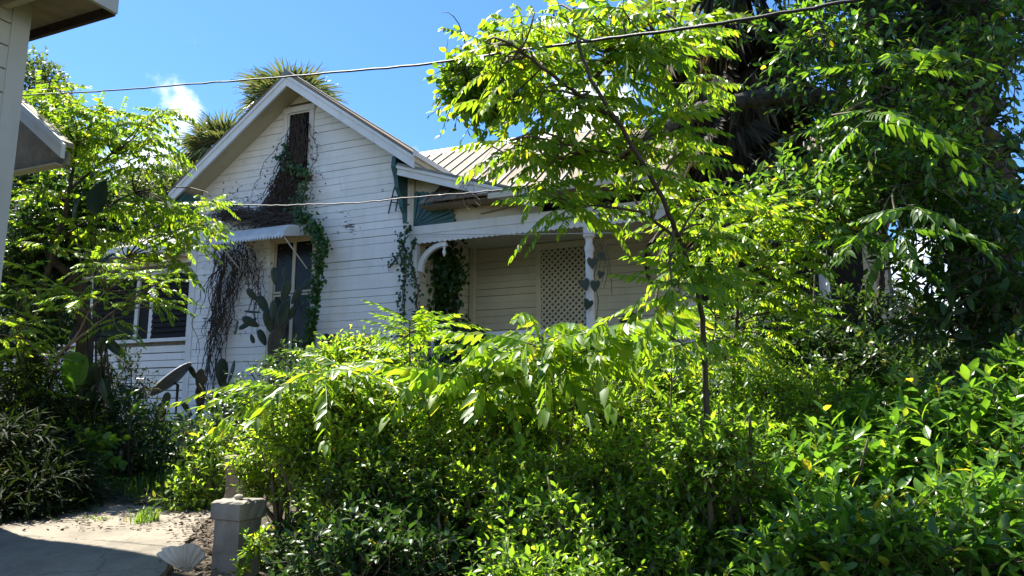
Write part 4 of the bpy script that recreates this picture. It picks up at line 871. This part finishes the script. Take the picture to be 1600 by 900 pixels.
# ------------------------------------------------------------------ left tree with bright compound leaves
def more(tips, k, sx, sy): return list(tips) + [(a[0] + random.gauss(0, sx), a[1] + random.gauss(0, sy)) for a in tips for _ in range(k)]
def leafy_tree(label, trunk, limbs, tips, D, flen, kind, n, rise, group=None, mat='bark', r0=.045, name='tree_of_compound_leaves', Dv=.35, fan=None, cat='tree', foot=None):
    f = Vector(foot) if foot else P(trunk[0][0], trunk[0][1], trunk[0][2] if len(trunk[0]) > 2 else D); f.z = float(gz(f.x, f.y))
    t = thing(name, label, cat, f, group); g = G()
    T3 = [tuple(P(q[0], q[1], q[2] if len(q) > 2 else D)) for q in trunk]; T3[0] = (T3[0][0], T3[0][1], min(T3[0][2], f.z + .0) if foot else T3[0][2]); T3 = [(T3[0][0], T3[0][1], f.z - .05)] + T3
    pts = np.array(T3); k = len(pts); tt = np.linspace(0, k - 1, k * 4); i = np.clip(tt.astype(int), 0, k - 2); fr = (tt - i)[:, None]; q = pts[i] * (1 - fr) + pts[i + 1] * fr; q += R.normal(size=q.shape) * r0 * .12
    g.tube(q, np.linspace(r0, r0 * .35, len(q)), 7); obj('trunk', g, M[mat], t, True)
    nodes = list(q[len(q) // 3:])
    for lb in limbs:
        g = G(); p3 = np.array([tuple(P(a[0], a[1], a[2] if len(a) > 2 else D)) for a in lb]); rr = lb[0][3] if len(lb[0]) > 3 else r0 * .5
        m = len(p3); tt = np.linspace(0, m - 1, m * 5); i = np.clip(tt.astype(int), 0, m - 2); fr = (tt - i)[:, None]; qq = p3[i] * (1 - fr) + p3[i + 1] * fr + R.normal(size=(len(tt), 3)) * rr * .12
        g.tube(qq, np.linspace(rr, rr * .4, len(qq)), 6); obj('branch', g, M[mat], t, True); nodes += list(qq[len(qq) // 3:])
    nodes = np.array(nodes); g = G()
    for tp in tips:
        d_ = (tp[2] if len(tp) > 2 else D + R.uniform(-Dv, Dv)); p = np.array(tuple(P(tp[0], tp[1], d_)))
        nd = nodes[np.argmin(np.linalg.norm(nodes - p, axis=1) + .3 * np.maximum(0, nodes[:, 2] - p[2]))]
        ax = p - nd; branch(g, nd, p, r0 * .16 + .004, .004, .1, 5, 4)
        rosette(t, p, unit(ax + [0, 0, .25]), n if np.isscalar(n) else R.integers(*n), flen * R.uniform(.85, 1.15), kind, rise, fan)
    tag(obj('twigs', g, M['twig'], t, True), kind='stuff'); return t
leafy_tree('slender tree with arching bright compound leaves in front of the low wing', [(30, 560), (60, 480), (82, 400), (100, 340), (112, 280), (120, 225)], [[(72, 470), (110, 435), (150, 420), (200, 401)], [(105, 300), (140, 270), (175, 240)], [(90, 380), (150, 330), (210, 300)]],
    more([(50, 150), (85, 140), (110, 165), (150, 175), (185, 185), (225, 185), (250, 178), (75, 190), (120, 205), (165, 215), (205, 225), (240, 215), (55, 225), (95, 245), (140, 250), (180, 265), (225, 255), (60, 300), (130, 215), (40, 190), (175, 200),
     (135, 345), (175, 330), (215, 325), (250, 330), (285, 322), (310, 335), (325, 350), (230, 360), (190, 365), (150, 375), (270, 365), (300, 385), (255, 395), (105, 360), (75, 380)], 1, 16, 14), 9.2, .40, 'drooping', (6, 9), (-.35, .5), 'compound leaf trees beside the path')
leafy_tree('low tree with pale bare forking stems before the jalousie window', [(70, 660), (80, 600), (92, 560)], [[(88, 560), (120, 525), (140, 485), (165, 455)], [(100, 545), (140, 515), (185, 480)], [(84, 590), (70, 560), (40, 530)]],
    more([(165, 430), (205, 420), (240, 425), (262, 430), (200, 460), (245, 470), (150, 410), (190, 495), (30, 450), (20, 480), (40, 500), (15, 520), (45, 540), (20, 560), (55, 570), (30, 590), (60, 605), (15, 620), (100, 480), (60, 440), (85, 455), (50, 630)], 1, 16, 14), 7.6, .34, 'flat', (4, 7), (-.35, .4), 'compound leaf trees beside the path', 'palebranch', .03)

# ------------------------------------------------------------------ paddle leaved plants
PV = []; 
for i, (t_, w) in enumerate(((0, .02), (.12, .2), (.35, .30), (.6, .28), (.82, .17), (1, .01))):
    z = -.35 * t_ * t_; PV += [(-w, t_, z + .10 * w / .3 + .012 * math.sin(i * 2.1)), (-w * .5, t_, z + .06 * w / .3), (0, t_, z), (w * .5, t_, z + .06 * w / .3), (w, t_, z + .10 * w / .3 - .012 * math.sin(i * 2.7))]
PF = [(i * 5 + j, i * 5 + j + 1, i * 5 + 6 + j, i * 5 + 5 + j) for i in range(5) for j in range(4)]
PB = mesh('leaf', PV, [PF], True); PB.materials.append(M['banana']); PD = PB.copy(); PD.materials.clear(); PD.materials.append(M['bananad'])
def paddle(label, D, root_px, leaves, name='paddle_leaf_plant'):
    f = P(root_px[0], root_px[1], D); f.z = float(gz(f.x, f.y)); t = thing(name, label, 'plant', f, 'paddle leaved plants'); g = G()
    for bx, by, tx, ty, bright, w in leaves:
        a, b_ = np.array(P(bx, by, D)), np.array(P(tx, ty, D - .08)); d = b_ - a; L_ = np.linalg.norm(d)
        link('leaf', PB if bright else PD, None, t, mat4(a, frames(d[None], np.array([[R.normal() * .2 + .2, -.8, .5]]))[0], (L_ * w, L_, L_)))
        m_ = (np.array(f) + a) / 2 + R.normal(size=3) * .05; m_[2] += .05; g.tube([tuple(f), tuple(m_), tuple(a)], [.018, .014, .008], 6)
    obj('stalks', g, M['bark'], t, True); return t
paddle('plant with one glowing green paddle leaf and dark drooping leaves in shade', 7.7, (125, 700), [(136, 556, 90, 614, 1, 1.25), (132, 562, 97, 553, 1, 1.0), (160, 590, 172, 640, 0, .5), (150, 600, 138, 640, 0, .5)])  # sunlit leaf given the bright colour, shaded leaves a darker copy
paddle('tall plant with broken grey green paddle leaves in front of the wing siding', 8.3, (165, 700), [(158, 520, 200, 512, 0, .8), (165, 525, 152, 555, 0, .8), (165, 530, 192, 556, 0, .6), (150, 565, 136, 640, 0, .5), (158, 570, 168, 640, 0, .5)])
paddle('dark upright paddle leaves rising among the bright tree leaves', 8.8, (140, 690), [(150, 335, 153, 280, 0, 1.1), (120, 350, 113, 300, 0, .8), (150, 430, 165, 390, 0, .7)])
paddle('small plant with narrow upright leaf and pale stems by the prickly pears', 8.0, (205, 730), [(205, 650, 214, 624, 1, .6), (205, 665, 222, 648, 0, .6), (190, 660, 170, 655, 0, .9), (110, 655, 90, 650, 0, .9), (112, 660, 128, 650, 0, .9)])

# ------------------------------------------------------------------ undergrowth at the left
FERN = [frond_mesh('fern_frond', 20, .15, .30, c_, .25, M['fern'], s_ + 20) for s_, c_ in enumerate((.6, .9, .4))]
def fern(label, px, py, D, n, L_):
    f = P(px, py, D); f.z = float(gz(f.x, f.y)); t = thing('fern', label, 'fern', f, 'ferns beside the path')
    for i in range(n):
        a = i * 2.4; e = R.uniform(.35, 1.25); d = np.array([math.cos(a) * math.cos(e), math.sin(a) * math.cos(e), math.sin(e)])
        link('fern_frond', random.choice(FERN), None, t, mat4(np.array(f) + [R.normal() * .06, R.normal() * .06, .02], frames(d[None], np.array([[0, 0, 1.]]))[0], L_ * R.uniform(.7, 1.15)))
for lb, px, py, D, n, L_ in (('dark arching fern at the edge of the concrete path in deep shade', 95, 770, 6.6, 24, .42), ('smaller fern by the neighbour wall in deep shade', 20, 800, 6.0, 22, .45)): fern(lb, px, py, D, n, L_)
Lb = lambda *a: [(tuple(P(px, py, d)), r) for px, py, d, r in a]
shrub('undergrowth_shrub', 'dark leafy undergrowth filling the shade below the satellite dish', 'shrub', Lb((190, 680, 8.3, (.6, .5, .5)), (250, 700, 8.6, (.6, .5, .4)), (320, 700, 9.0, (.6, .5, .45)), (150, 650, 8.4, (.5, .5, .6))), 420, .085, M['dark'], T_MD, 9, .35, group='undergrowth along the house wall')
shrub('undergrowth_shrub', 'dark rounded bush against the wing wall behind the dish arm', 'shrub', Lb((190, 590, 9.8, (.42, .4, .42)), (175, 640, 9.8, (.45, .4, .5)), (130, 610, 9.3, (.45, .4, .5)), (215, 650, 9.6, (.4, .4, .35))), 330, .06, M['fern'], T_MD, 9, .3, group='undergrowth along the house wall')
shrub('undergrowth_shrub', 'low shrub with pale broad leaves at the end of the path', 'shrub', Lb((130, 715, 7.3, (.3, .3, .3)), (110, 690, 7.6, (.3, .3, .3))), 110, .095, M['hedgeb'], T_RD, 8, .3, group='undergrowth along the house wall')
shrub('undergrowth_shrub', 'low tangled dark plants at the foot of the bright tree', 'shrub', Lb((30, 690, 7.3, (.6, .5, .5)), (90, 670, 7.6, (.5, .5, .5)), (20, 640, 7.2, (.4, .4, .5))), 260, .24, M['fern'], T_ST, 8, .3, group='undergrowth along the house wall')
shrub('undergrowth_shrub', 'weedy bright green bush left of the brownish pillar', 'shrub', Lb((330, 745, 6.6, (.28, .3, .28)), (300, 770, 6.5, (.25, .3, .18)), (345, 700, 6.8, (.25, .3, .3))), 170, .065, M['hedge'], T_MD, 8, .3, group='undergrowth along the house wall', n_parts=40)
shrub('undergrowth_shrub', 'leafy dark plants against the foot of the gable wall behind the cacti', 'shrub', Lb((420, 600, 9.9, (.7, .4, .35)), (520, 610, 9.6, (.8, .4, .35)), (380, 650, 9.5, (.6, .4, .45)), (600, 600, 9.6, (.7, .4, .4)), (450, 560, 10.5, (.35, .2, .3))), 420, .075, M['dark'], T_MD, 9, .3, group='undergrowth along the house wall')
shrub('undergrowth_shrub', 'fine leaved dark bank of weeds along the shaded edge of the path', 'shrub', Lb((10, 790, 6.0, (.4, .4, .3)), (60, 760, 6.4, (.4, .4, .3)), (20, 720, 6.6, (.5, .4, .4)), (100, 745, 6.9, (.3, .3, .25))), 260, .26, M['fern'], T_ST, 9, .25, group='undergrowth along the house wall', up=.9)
dk = shrub('tree', 'dark leaved tree with a straight brown trunk before the end of the jalousie window', 'tree', Lb((60, 470, 9.6, (.6, .5, .7)), (20, 400, 9.8, (.7, .5, .7)), (90, 360, 9.8, (.6, .5, .6)), (150, 330, 10, (.5, .4, .45)), (30, 560, 9.4, (.5, .5, .7)), (110, 300, 10, (.5, .4, .4))), 620, .11, M['dark'], T_MD, 10, .45, trunks=[], up=.3, foot=tuple(P(112, 690, 9.2)), back=.6)
g = G(); branch(g, P(112, 700, 9.2), P(122, 440, 9.4), .10, .085, .02, 8, 8); obj('trunk', g, M['bark'], dk, True)
g = G(); branch(g, P(122, 440, 9.4), P(70, 330, 9.7), .06, .03, .06, 6, 6); obj('limb', g, M['bark'], dk, True)
# grass along the path
def grass(label_name, regions, n):
    g = G(); 
    for (px, py, sx, sy, k, h) in regions:
        for q in range(k):
            c_ = camray(px + R.normal() * sx, py + abs(R.normal()) * sy); zg = .78; tt = (zg - CZ) / c_[2]; x, y = c_[0] * tt, c_[1] * tt; z = float(gz(x, y))
            for b_ in range(9):
                a = R.uniform(0, 6.28); L_ = h * R.uniform(.5, 1.2); le = R.uniform(.2, .8); s_ = np.array([-math.sin(a), math.cos(a), 0]) * .005; d = np.array([math.cos(a), math.sin(a), 0]); p = np.array([x, y, z]) + R.normal(size=3) * [.03, .03, 0]
                m_ = p + d * L_ * le * .4 + [0, 0, L_ * .7]; e = p + d * L_ * le + [0, 0, L_ * (1 - le * .5)]
                g.add([p - s_, p + s_, m_ + s_ * .8, m_ - s_ * .8, e], [[(0, 1, 2, 3)], [(3, 2, 4)]])
    return tag(obj('grass', g, M['grass'], None, False), None, None, None, 'stuff')
grass('', [(260, 740, 35, 12, 300, .22), (305, 755, 22, 12, 180, .25), (228, 803, 8, 3, 14, .16), (150, 800, 14, 3, 14, .07), (190, 750, 25, 8, 90, .15), (320, 720, 25, 20, 200, .35), (120, 785, 14, 4, 24, .09)], 0)
n = 2600; g = G(); pos = []
for q in range(n):
    px, py = (R.normal(325, 22), R.normal(835, 40)) if q % 3 == 0 else ((R.uniform(-50, 360), R.uniform(740, 830)) if q % 3 == 1 else (R.uniform(150, 420), R.uniform(690, 800)))
    c_ = camray(px, py); tt = (.74 - CZ) / c_[2]; x, y = c_[0] * tt, c_[1] * tt; pos.append((x, y, float(gz(x, y)) + .055))
inst(g, T_SM, np.array(pos), frames(R.normal(size=(n, 3)) * [1, 1, .2], R.normal(size=(n, 3)) * .35 + [0, 0, 1]), R.uniform(.025, .06, n)); tag(obj('leaf_litter', g, M['deadleaf']), None, None, None, 'stuff')

# ------------------------------------------------------------------ the overgrown hedge
HG = 'shrubs of the overgrown hedge'
def slope(px0, px1, D0, D1, n, off=0., rr=(.2, .36), k=.60, base=.80):
    """clumps on the sloping face of the hedge: low in front, rising to the back, ragged"""
    out = []
    for q in range(n):
        D = D0 + (D1 - D0) * ((q + .5) / n) + R.normal() * .08; px = R.uniform(px0, px1); r = R.uniform(*rr); p = P(px, 640, D)
        out.append(((p.x, p.y, base + (D - 3.2) * k + off - r * .75 + R.normal() * .07), (r * R.uniform(.8, 1.25), r * R.uniform(.8, 1.25), r * R.uniform(.8, 1.3))))
    return out
shrub('shrub', 'bright yellow green small leaved shrub at the hedge end over the gate pillar', 'shrub', slope(480, 600, 4.5, 5.3, 14, .02) + Lb((450, 690, 5.3, (.28, .3, .32)), (520, 680, 5.3, (.35, .35, .38)), (410, 730, 5.3, (.2, .25, .26))), 1700, .050, M['hedge'], T_MD, 12, .30, 260, HG, up=.75)
shrub('shrub', 'sunlit shrub with dense small leaves below the sapling near the porch corner', 'shrub', slope(570, 800, 4.2, 5.3, 18, -.09), 1800, .046, M['hedge'], T_MD, 13, .32, 220, HG, up=.75)
shrub('shrub', 'mid hedge shrub with small glossy leaves below the porch railing', 'shrub', slope(770, 1020, 4.1, 5.3, 18, -.10), 1800, .046, M['hedge'], T_MD, 13, .30, 220, HG, up=.7)
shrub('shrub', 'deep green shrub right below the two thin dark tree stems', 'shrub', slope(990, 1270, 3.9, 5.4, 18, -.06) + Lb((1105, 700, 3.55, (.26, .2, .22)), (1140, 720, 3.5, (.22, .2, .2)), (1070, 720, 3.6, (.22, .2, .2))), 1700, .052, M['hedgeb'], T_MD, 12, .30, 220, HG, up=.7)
shrub('shrub', 'dark shaded shrub filling the foot of the hedge beside the gate pillar', 'shrub', Lb((540, 870, 4.3, (.34, .3, .34)), (650, 870, 4.0, (.44, .35, .36)), (500, 830, 4.6, (.26, .26, .35)), (455, 890, 4.5, (.18, .2, .26))) + slope(560, 740, 3.6, 4.3, 5, -.1), 1000, .060, M['dark'], T_MD, 10, .28, 160, HG, up=.5)  # dark leaf colour stands in for the shade at the hedge foot
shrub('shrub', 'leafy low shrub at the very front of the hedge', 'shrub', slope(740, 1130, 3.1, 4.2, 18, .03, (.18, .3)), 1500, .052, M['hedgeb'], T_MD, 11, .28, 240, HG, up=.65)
shrub('shrub', 'loose mid green shrub with thin upright shoots in the middle of the hedge face', 'shrub', slope(650, 980, 4.2, 5.0, 7, .06, (.14, .22)), 300, .06, M['frond'], T_MD, 10, .42, 90, HG, up=1.1, inner=.1)
shrub('broadleaf_shrub', 'shrub with large glossy pointed leaves, some yellow', 'shrub', Lb((1400, 770, 3.7, (.50, .4, .40)), (1540, 740, 3.6, (.50, .4, .45)), (1270, 800, 3.6, (.36, .35, .36)), (1420, 680, 4.3, (.5, .4, .35)), (1640, 640, 3.8, (.4, .4, .4))), 620, .105, M['broad'], T_LG, 10, .40, 300, None, up=.8, spread_=55, two_rank=False)
shrub('broadleaf_shrub', 'low shrub with long bright leaves reaching out at the bottom right', 'shrub', Lb((1300, 900, 3.0, (.36, .3, .28)), (1440, 890, 2.9, (.40, .3, .28)), (1570, 860, 3.0, (.36, .3, .32))), 420, .085, M['broad'], T_LG, 10, .34, 260, None, up=.7, spread_=55)
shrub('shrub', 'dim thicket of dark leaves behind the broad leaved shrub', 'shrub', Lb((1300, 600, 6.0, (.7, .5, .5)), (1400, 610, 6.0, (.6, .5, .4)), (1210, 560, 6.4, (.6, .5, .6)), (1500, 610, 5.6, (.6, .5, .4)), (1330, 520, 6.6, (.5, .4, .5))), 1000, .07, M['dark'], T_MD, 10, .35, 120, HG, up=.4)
# lone spray by the pillar foot
shrub('shrub', 'small bright sprig of leaves hanging in front of the gate pillar', 'shrub', Lb((398, 845, 4.12, (.07, .07, .07)), (375, 890, 4.1, (.05, .05, .05))), 16, .055, M['hedge'], T_MD, 8, .16, 60, None, trunks=[], up=.3, inner=.1)
# saplings with compound leaves standing out of the hedge
SG = 'compound leaf saplings growing through the hedge'
def sapling(label, foot_px, D, tips, flen, kind='flat', n=(5, 8), rise=(-.25, .45), r0=.012):
    return leafy_tree(label, [(foot_px[0], foot_px[1], D)] + [(tips[0][0], tips[0][1] + 20, D)], [], [(a[0], a[1], D + R.uniform(-.2, .2)) for a in tips], D, flen, kind, n, rise, SG, 'twig', r0, 'sapling', cat='sapling', foot=tuple(P(foot_px[0], foot_px[1], D)))
sapling('tallest yellow green sapling in front of the porch corner', (645, 700), 4.7, [(640, 500), (655, 520), (625, 530), (670, 510)], .36, 'flat', (5, 8), (-.1, .7))
sapling('sapling with long feathery leaves at the left end of the hedge top', (470, 720), 4.6, [(470, 590), (430, 600), (500, 585), (440, 610), (540, 570), (400, 610)], .50, 'flat', (4, 7))
sapling('broad sapling whose drooping leaflets cover the railing below the lattice door', (890, 720), 4.2, [(860, 545), (820, 535), (900, 535), (930, 525), (880, 550), (800, 555), (960, 520), (840, 515)], .58, 'drooping', (5, 8), (-.2, .35))
sapling('low sapling with drooping leaf fan left of the railing sapling', (760, 720), 4.3, [(760, 590), (720, 600), (800, 585), (745, 560), (700, 570)], .5, 'drooping', (5, 7), (-.3, .3))
sapling('feathery sapling beside the dark curved tree stem', (1040, 700), 4.4, [(1050, 510), (1070, 540), (1045, 470), (1080, 575), (1020, 560)], .30, 'flat', (4, 7), (-.3, .3))
sapling('faint sapling in the middle of the hedge face', (860, 800), 4.0, [(900, 590), (860, 610), (930, 620)], .32, 'flat', (3, 5), (-.4, .2))
sapling('small sapling low in the hedge with serrated leaf fans', (1130, 860), 3.6, [(1060, 800), (1280, 780), (1130, 640)], .28, 'flat', (3, 5), (-.3, .3))

# ------------------------------------------------------------------ near tree with compound leaves hanging over the roof
leafy_tree('thin curved dark stemmed tree hanging bright drooping compound leaves over the roof and porch', [(1108, 625, 3.9), (1100, 560, 3.9), (1098, 500, 3.9), (1085, 440, 3.7), (1062, 375, 3.5), (1040, 325, 3.35), (1010, 262, 3.2), (965, 190, 3.05), (925, 128, 3.0), (900, 60, 3.0)],
    [[(1010, 262, 3.6, .012), (960, 240, 3.4), (880, 225, 3.3)], [(965, 190, 3.5, .012), (880, 130, 3.2), (800, 70, 3.1)], [(925, 128, 3.4, .012), (980, 60, 3.3), (1040, 20, 3.2)], [(1062, 375, 3.8, .01), (1000, 330, 3.5), (920, 320, 3.4)], [(1085, 440, 3.85, .01), (1050, 400, 3.7), (1030, 440, 3.7)]],
    more([(770, 55), (800, 35), (835, 20), (870, 15), (905, 30), (945, 15), (985, 20), (1025, 30), (1065, 40), (780, 110), (815, 95), (850, 100), (890, 95), (925, 80), (965, 75), (1000, 80), (800, 150), (840, 160), (875, 165), (915, 170), (945, 140), (985, 110),
     (800, 220), (840, 230), (880, 245), (920, 215), (855, 300), (890, 318), (925, 318), (985, 290), (1030, 300), (1060, 340), (1075, 410), (1100, 350), (1100, 430), (1120, 310), (1030, 60), (1060, 450), (1070, 540), (1000, 205), (1045, 175), (965, 245), (1075, 235), (1100, 130)], 1, 20, 14),
    3.5, .27, 'drooping', (4, 7), (-.5, .4), None, 'bark', .019, 'tree', .35, foot=tuple(P(1110, 640, 3.9)))
leafy_tree('second thin stemmed young tree with a pale mottled stem right of the curved dark stem', [(1138, 620, 5.2), (1145, 560, 5.2), (1152, 500, 5.2), (1156, 440, 5.2), (1150, 380, 5.2), (1165, 300, 5.2)], [[(1156, 440, 5.2, .012), (1200, 380, 5.2), (1240, 330, 5.2)]],
    more([(1150, 325), (1200, 330), (1120, 350), (1180, 360), (1230, 350), (1100, 400), (1150, 400), (1200, 410), (1250, 400), (1120, 460), (1180, 460), (1220, 450), (1090, 500), (1160, 510), (1200, 520), (1250, 480), (1130, 550), (1085, 330), (1260, 340), (1040, 520), (1110, 570), (1170, 560)], 1, 24, 20), 4.9, .33, 'flat', (4, 7), (-.5, .4), None, 'barklichen', .02, 'tree', .5, foot=tuple(P(1138, 640, 5.2)))
leafy_tree('leaning tree at the right edge with long glossy compound leaves over the dark trunk', [(1640, 900, 5.6), (1610, 600, 5.6), (1570, 330, 5.5), (1490, 150, 5.2), (1420, 60, 4.8)], [[(1570, 330, 5.5, .01), (1480, 280, 5.0), (1400, 290, 4.6)], [(1490, 150, 5.2, .01), (1400, 140, 4.8), (1300, 180, 4.4)]],
    [(1330, 110), (1390, 85), (1440, 100), (1310, 195), (1370, 165), (1430, 320), (1370, 330), (1340, 370), (1410, 360), (1300, 300), (1470, 300), (1520, 340)],
    4.5, .42, 'dark', (3, 6), (-.5, .2), None, 'bark', .02, 'tree', .5, foot=tuple(P(1640, 900, 5.6)))
btip = shrub('branch_tip', 'branch tip of small round leaves against the sky left of the drooping tree', 'branch', Lb((735, 115, 3.9, (.16, .14, .16)), (760, 80, 3.9, (.16, .14, .14)), (725, 150, 3.9, (.12, .12, .1)), (790, 130, 4.0, (.2, .15, .2)), (745, 165, 4.0, (.12, .1, .08))), 150, .05, M['frondb'], T_RD, 9, .2, 60, None, trunks=[], up=.2, foot=tuple(P(960, 190, 3.7)))
g = G()
for px, py, qx, qy in ((700, 60, 760, 120), (690, 20, 735, 105), (720, 190, 800, 250), (690, 130, 740, 120), (760, 200, 830, 190)): branch(g, P(qx, qy, 3.9), P(px, py, 3.9), .005, .0015, .15, 7, 4)
for px, py, qx, qy in ((960, 190, 880, 150), (880, 150, 790, 130), (790, 130, 735, 115)): branch(g, P(px, py, 3.8), P(qx, qy, 3.9), .012, .008, .06, 6, 5)
obj('branch', g, M['twig'], btip, True)

# ------------------------------------------------------------------ big dark tree at the right
tr = thing('big_tree', 'massive dark vine covered tree with a mossy limb reaching left toward the porch roof', 'tree', tuple(P(1570, 700, 7.2))); 
def limb(name, px, r0, r1, mat, k=9):
    p3 = np.array([tuple(P(*q)) for q in px]); m = len(p3); tt = np.linspace(0, m - 1, m * 12); i = np.clip(tt.astype(int), 0, m - 2); fr = (tt - i)[:, None]; q = p3[i] * (1 - fr) + p3[i + 1] * fr
    q = np.stack([np.convolve(np.pad(q[:, j], 5, 'edge'), np.ones(11) / 11, 'valid') for j in range(3)], 1); q += R.normal(size=q.shape) * r0 * .09
    return obj(name, G().tube(q, np.linspace(r0, r1, len(q)) * (1 + R.normal(size=len(q)) * .13), k), M[mat], tr, True)
b_ = P(1590, 700, 7.2)
limb('trunk', [(1600, 690, 6.6), (1580, 520, 6.6), (1535, 330, 6.6), (1500, 180, 6.6), (1495, 40, 6.6), (1490, -120, 6.6)], .38, .26, 'bark', 12)
limb('limb', [(1545, 260, 7.2), (1480, 190, 7.0), (1440, 90, 6.9), (1430, -60, 6.8)], .17, .12, 'barklichen')
limb('limb', [(1480, 200, 7.0), (1400, 130, 6.8), (1360, 50, 6.7), (1340, -60, 6.6)], .14, .1, 'bark')
limb('mossy_limb', [(1500, 190, 7.0), (1400, 175, 6.6), (1290, 152, 6.2), (1200, 150, 6.0), (1120, 165, 5.8), (1060, 190, 5.7), (1010, 215, 5.6), (985, 245, 5.6), (970, 265, 5.6), (935, 258, 5.6), (905, 240, 5.6)], .085, .035, 'barklichen')
limb('limb', [(1080, 182, 5.75), (1010, 215, 5.9), (950, 222, 6.0), (900, 250, 6.1)], .045, .02, 'barklichen')
limb('limb', [(1555, 330, 6.7), (1650, 290, 7.0), (1780, 220, 7.4), (1930, 120, 8), (2050, 60, 8.4)], .10, .02, 'bark')
limb('limb', [(1380, 640, 6.4), (1372, 520, 6.4), (1378, 430, 6.4), (1376, 370, 6.4), (1390, 320, 6.4)], .035, .025, 'bark')
def canopy(lobes, n, leaf, mat, tpl, K, sl, parts, name='foliage', zup=.2, grav=.35, spread_=55):
    b_, nm = lobes_sample(lobes, n, .45, 1.05, back=.7); cl = unit(R.normal(size=(max(12, n // 14), 3))); d = nm * .6 + [0, 0, zup] + R.normal(size=b_.shape) * .5 + cl[R.integers(0, len(cl), len(b_))] * .3
    pos, R3, sc, cu = shoots(b_, d, sl, K, leaf, spread_, grav, False, .8, .4); o = lay_leaves(tr, tpl, M[mat], pos, R3, sc, parts, name)
    g = G(); twigs(g, cu, .006, .002); tag(obj('twigs', g, M['bark'], tr, True), kind='stuff')
canopy(Lb((1470, 60, 7.6, (.75, .7, .6)), (1410, 120, 7.0, (.6, .6, .5)), (1340, 40, 6.5, (.45, .5, .4)), (1440, 230, 7.2, (.35, .4, .25)), (1590, 30, 6.4, (.4, .4, .3)), (1590, 430, 6.8, (.3, .4, .3)), (1590, 560, 6.4, (.4, .5, .4)), (1380, 200, 7.0, (.4, .4, .4)), (1460, 20, 5.8, (.5, .4, .25)), (1505, 130, 6.1, (.3, .25, .4)), (1520, 300, 6.1, (.28, .25, .4))), 1150, .095, 'dark', T_LG, 10, .45, 120)
canopy(Lb((1200, 145, 6.0, (.14, .1, .05)), (1130, 160, 5.85, (.14, .1, .05)), (1060, 188, 5.7, (.12, .1, .05)), (1260, 148, 6.1, (.12, .1, .05)), (1000, 222, 5.6, (.1, .1, .05))), 70, .045, 'fern', T_MD, 8, .16, 0, 'moss_tufts', .5)
canopy(Lb((1180, -160, 6.8, (1.0, .9, .6)), (1330, -200, 6.8, (1.0, .9, .6)), (1480, -180, 6.6, (.9, .9, .6)), (1050, -220, 7.4, (.8, .8, .5)), (1620, -120, 6.6, (.8, .9, .6)), (1250, -330, 6.6, (1, .9, .6))), 900, .15, 'dark', T_LG, 10, .6, 0, 'upper_shade_foliage')  # crown out of view, added to shade the leaves below
canopy(Lb((1285, 335, 4.9, (.24, .25, .12)), (1330, 275, 4.9, (.22, .25, .14)), (1400, 215, 4.9, (.26, .25, .16)), (1470, 265, 4.8, (.26, .25, .18)), (1480, 130, 5.0, (.24, .25, .14)), (1580, 60, 5.0, (.2, .25, .16)), (1310, 50, 5.0, (.2, .25, .10)), (1200, 300, 5.0, (.2, .2, .10))), 300, .085, 'broad', T_LG, 9, .36, 120)
canopy(Lb((1340, 150, 5.4, (.40, .4, .3)), (1280, 275, 5.4, (.28, .4, .10)), (1390, 270, 5.3, (.35, .4, .18)), (1290, 320, 5.6, (.30, .4, .12)), (1270, 60, 5.6, (.22, .3, .12)), (1480, 320, 5.2, (.3, .35, .25))), 400, .085, 'broad', T_LG, 9, .42, 120)
canopy(Lb((1520, 430, 4.6, (.28, .3, .16)), (1580, 390, 4.4, (.24, .3, .34)), (1480, 480, 4.6, (.22, .3, .10)), (1560, 520, 4.4, (.32, .3, .22)), (1490, 370, 4.8, (.14, .2, .08)), (1600, 210, 4.8, (.12, .2, .12))), 190, .10, 'dark', T_LG, 9, .38, 60)
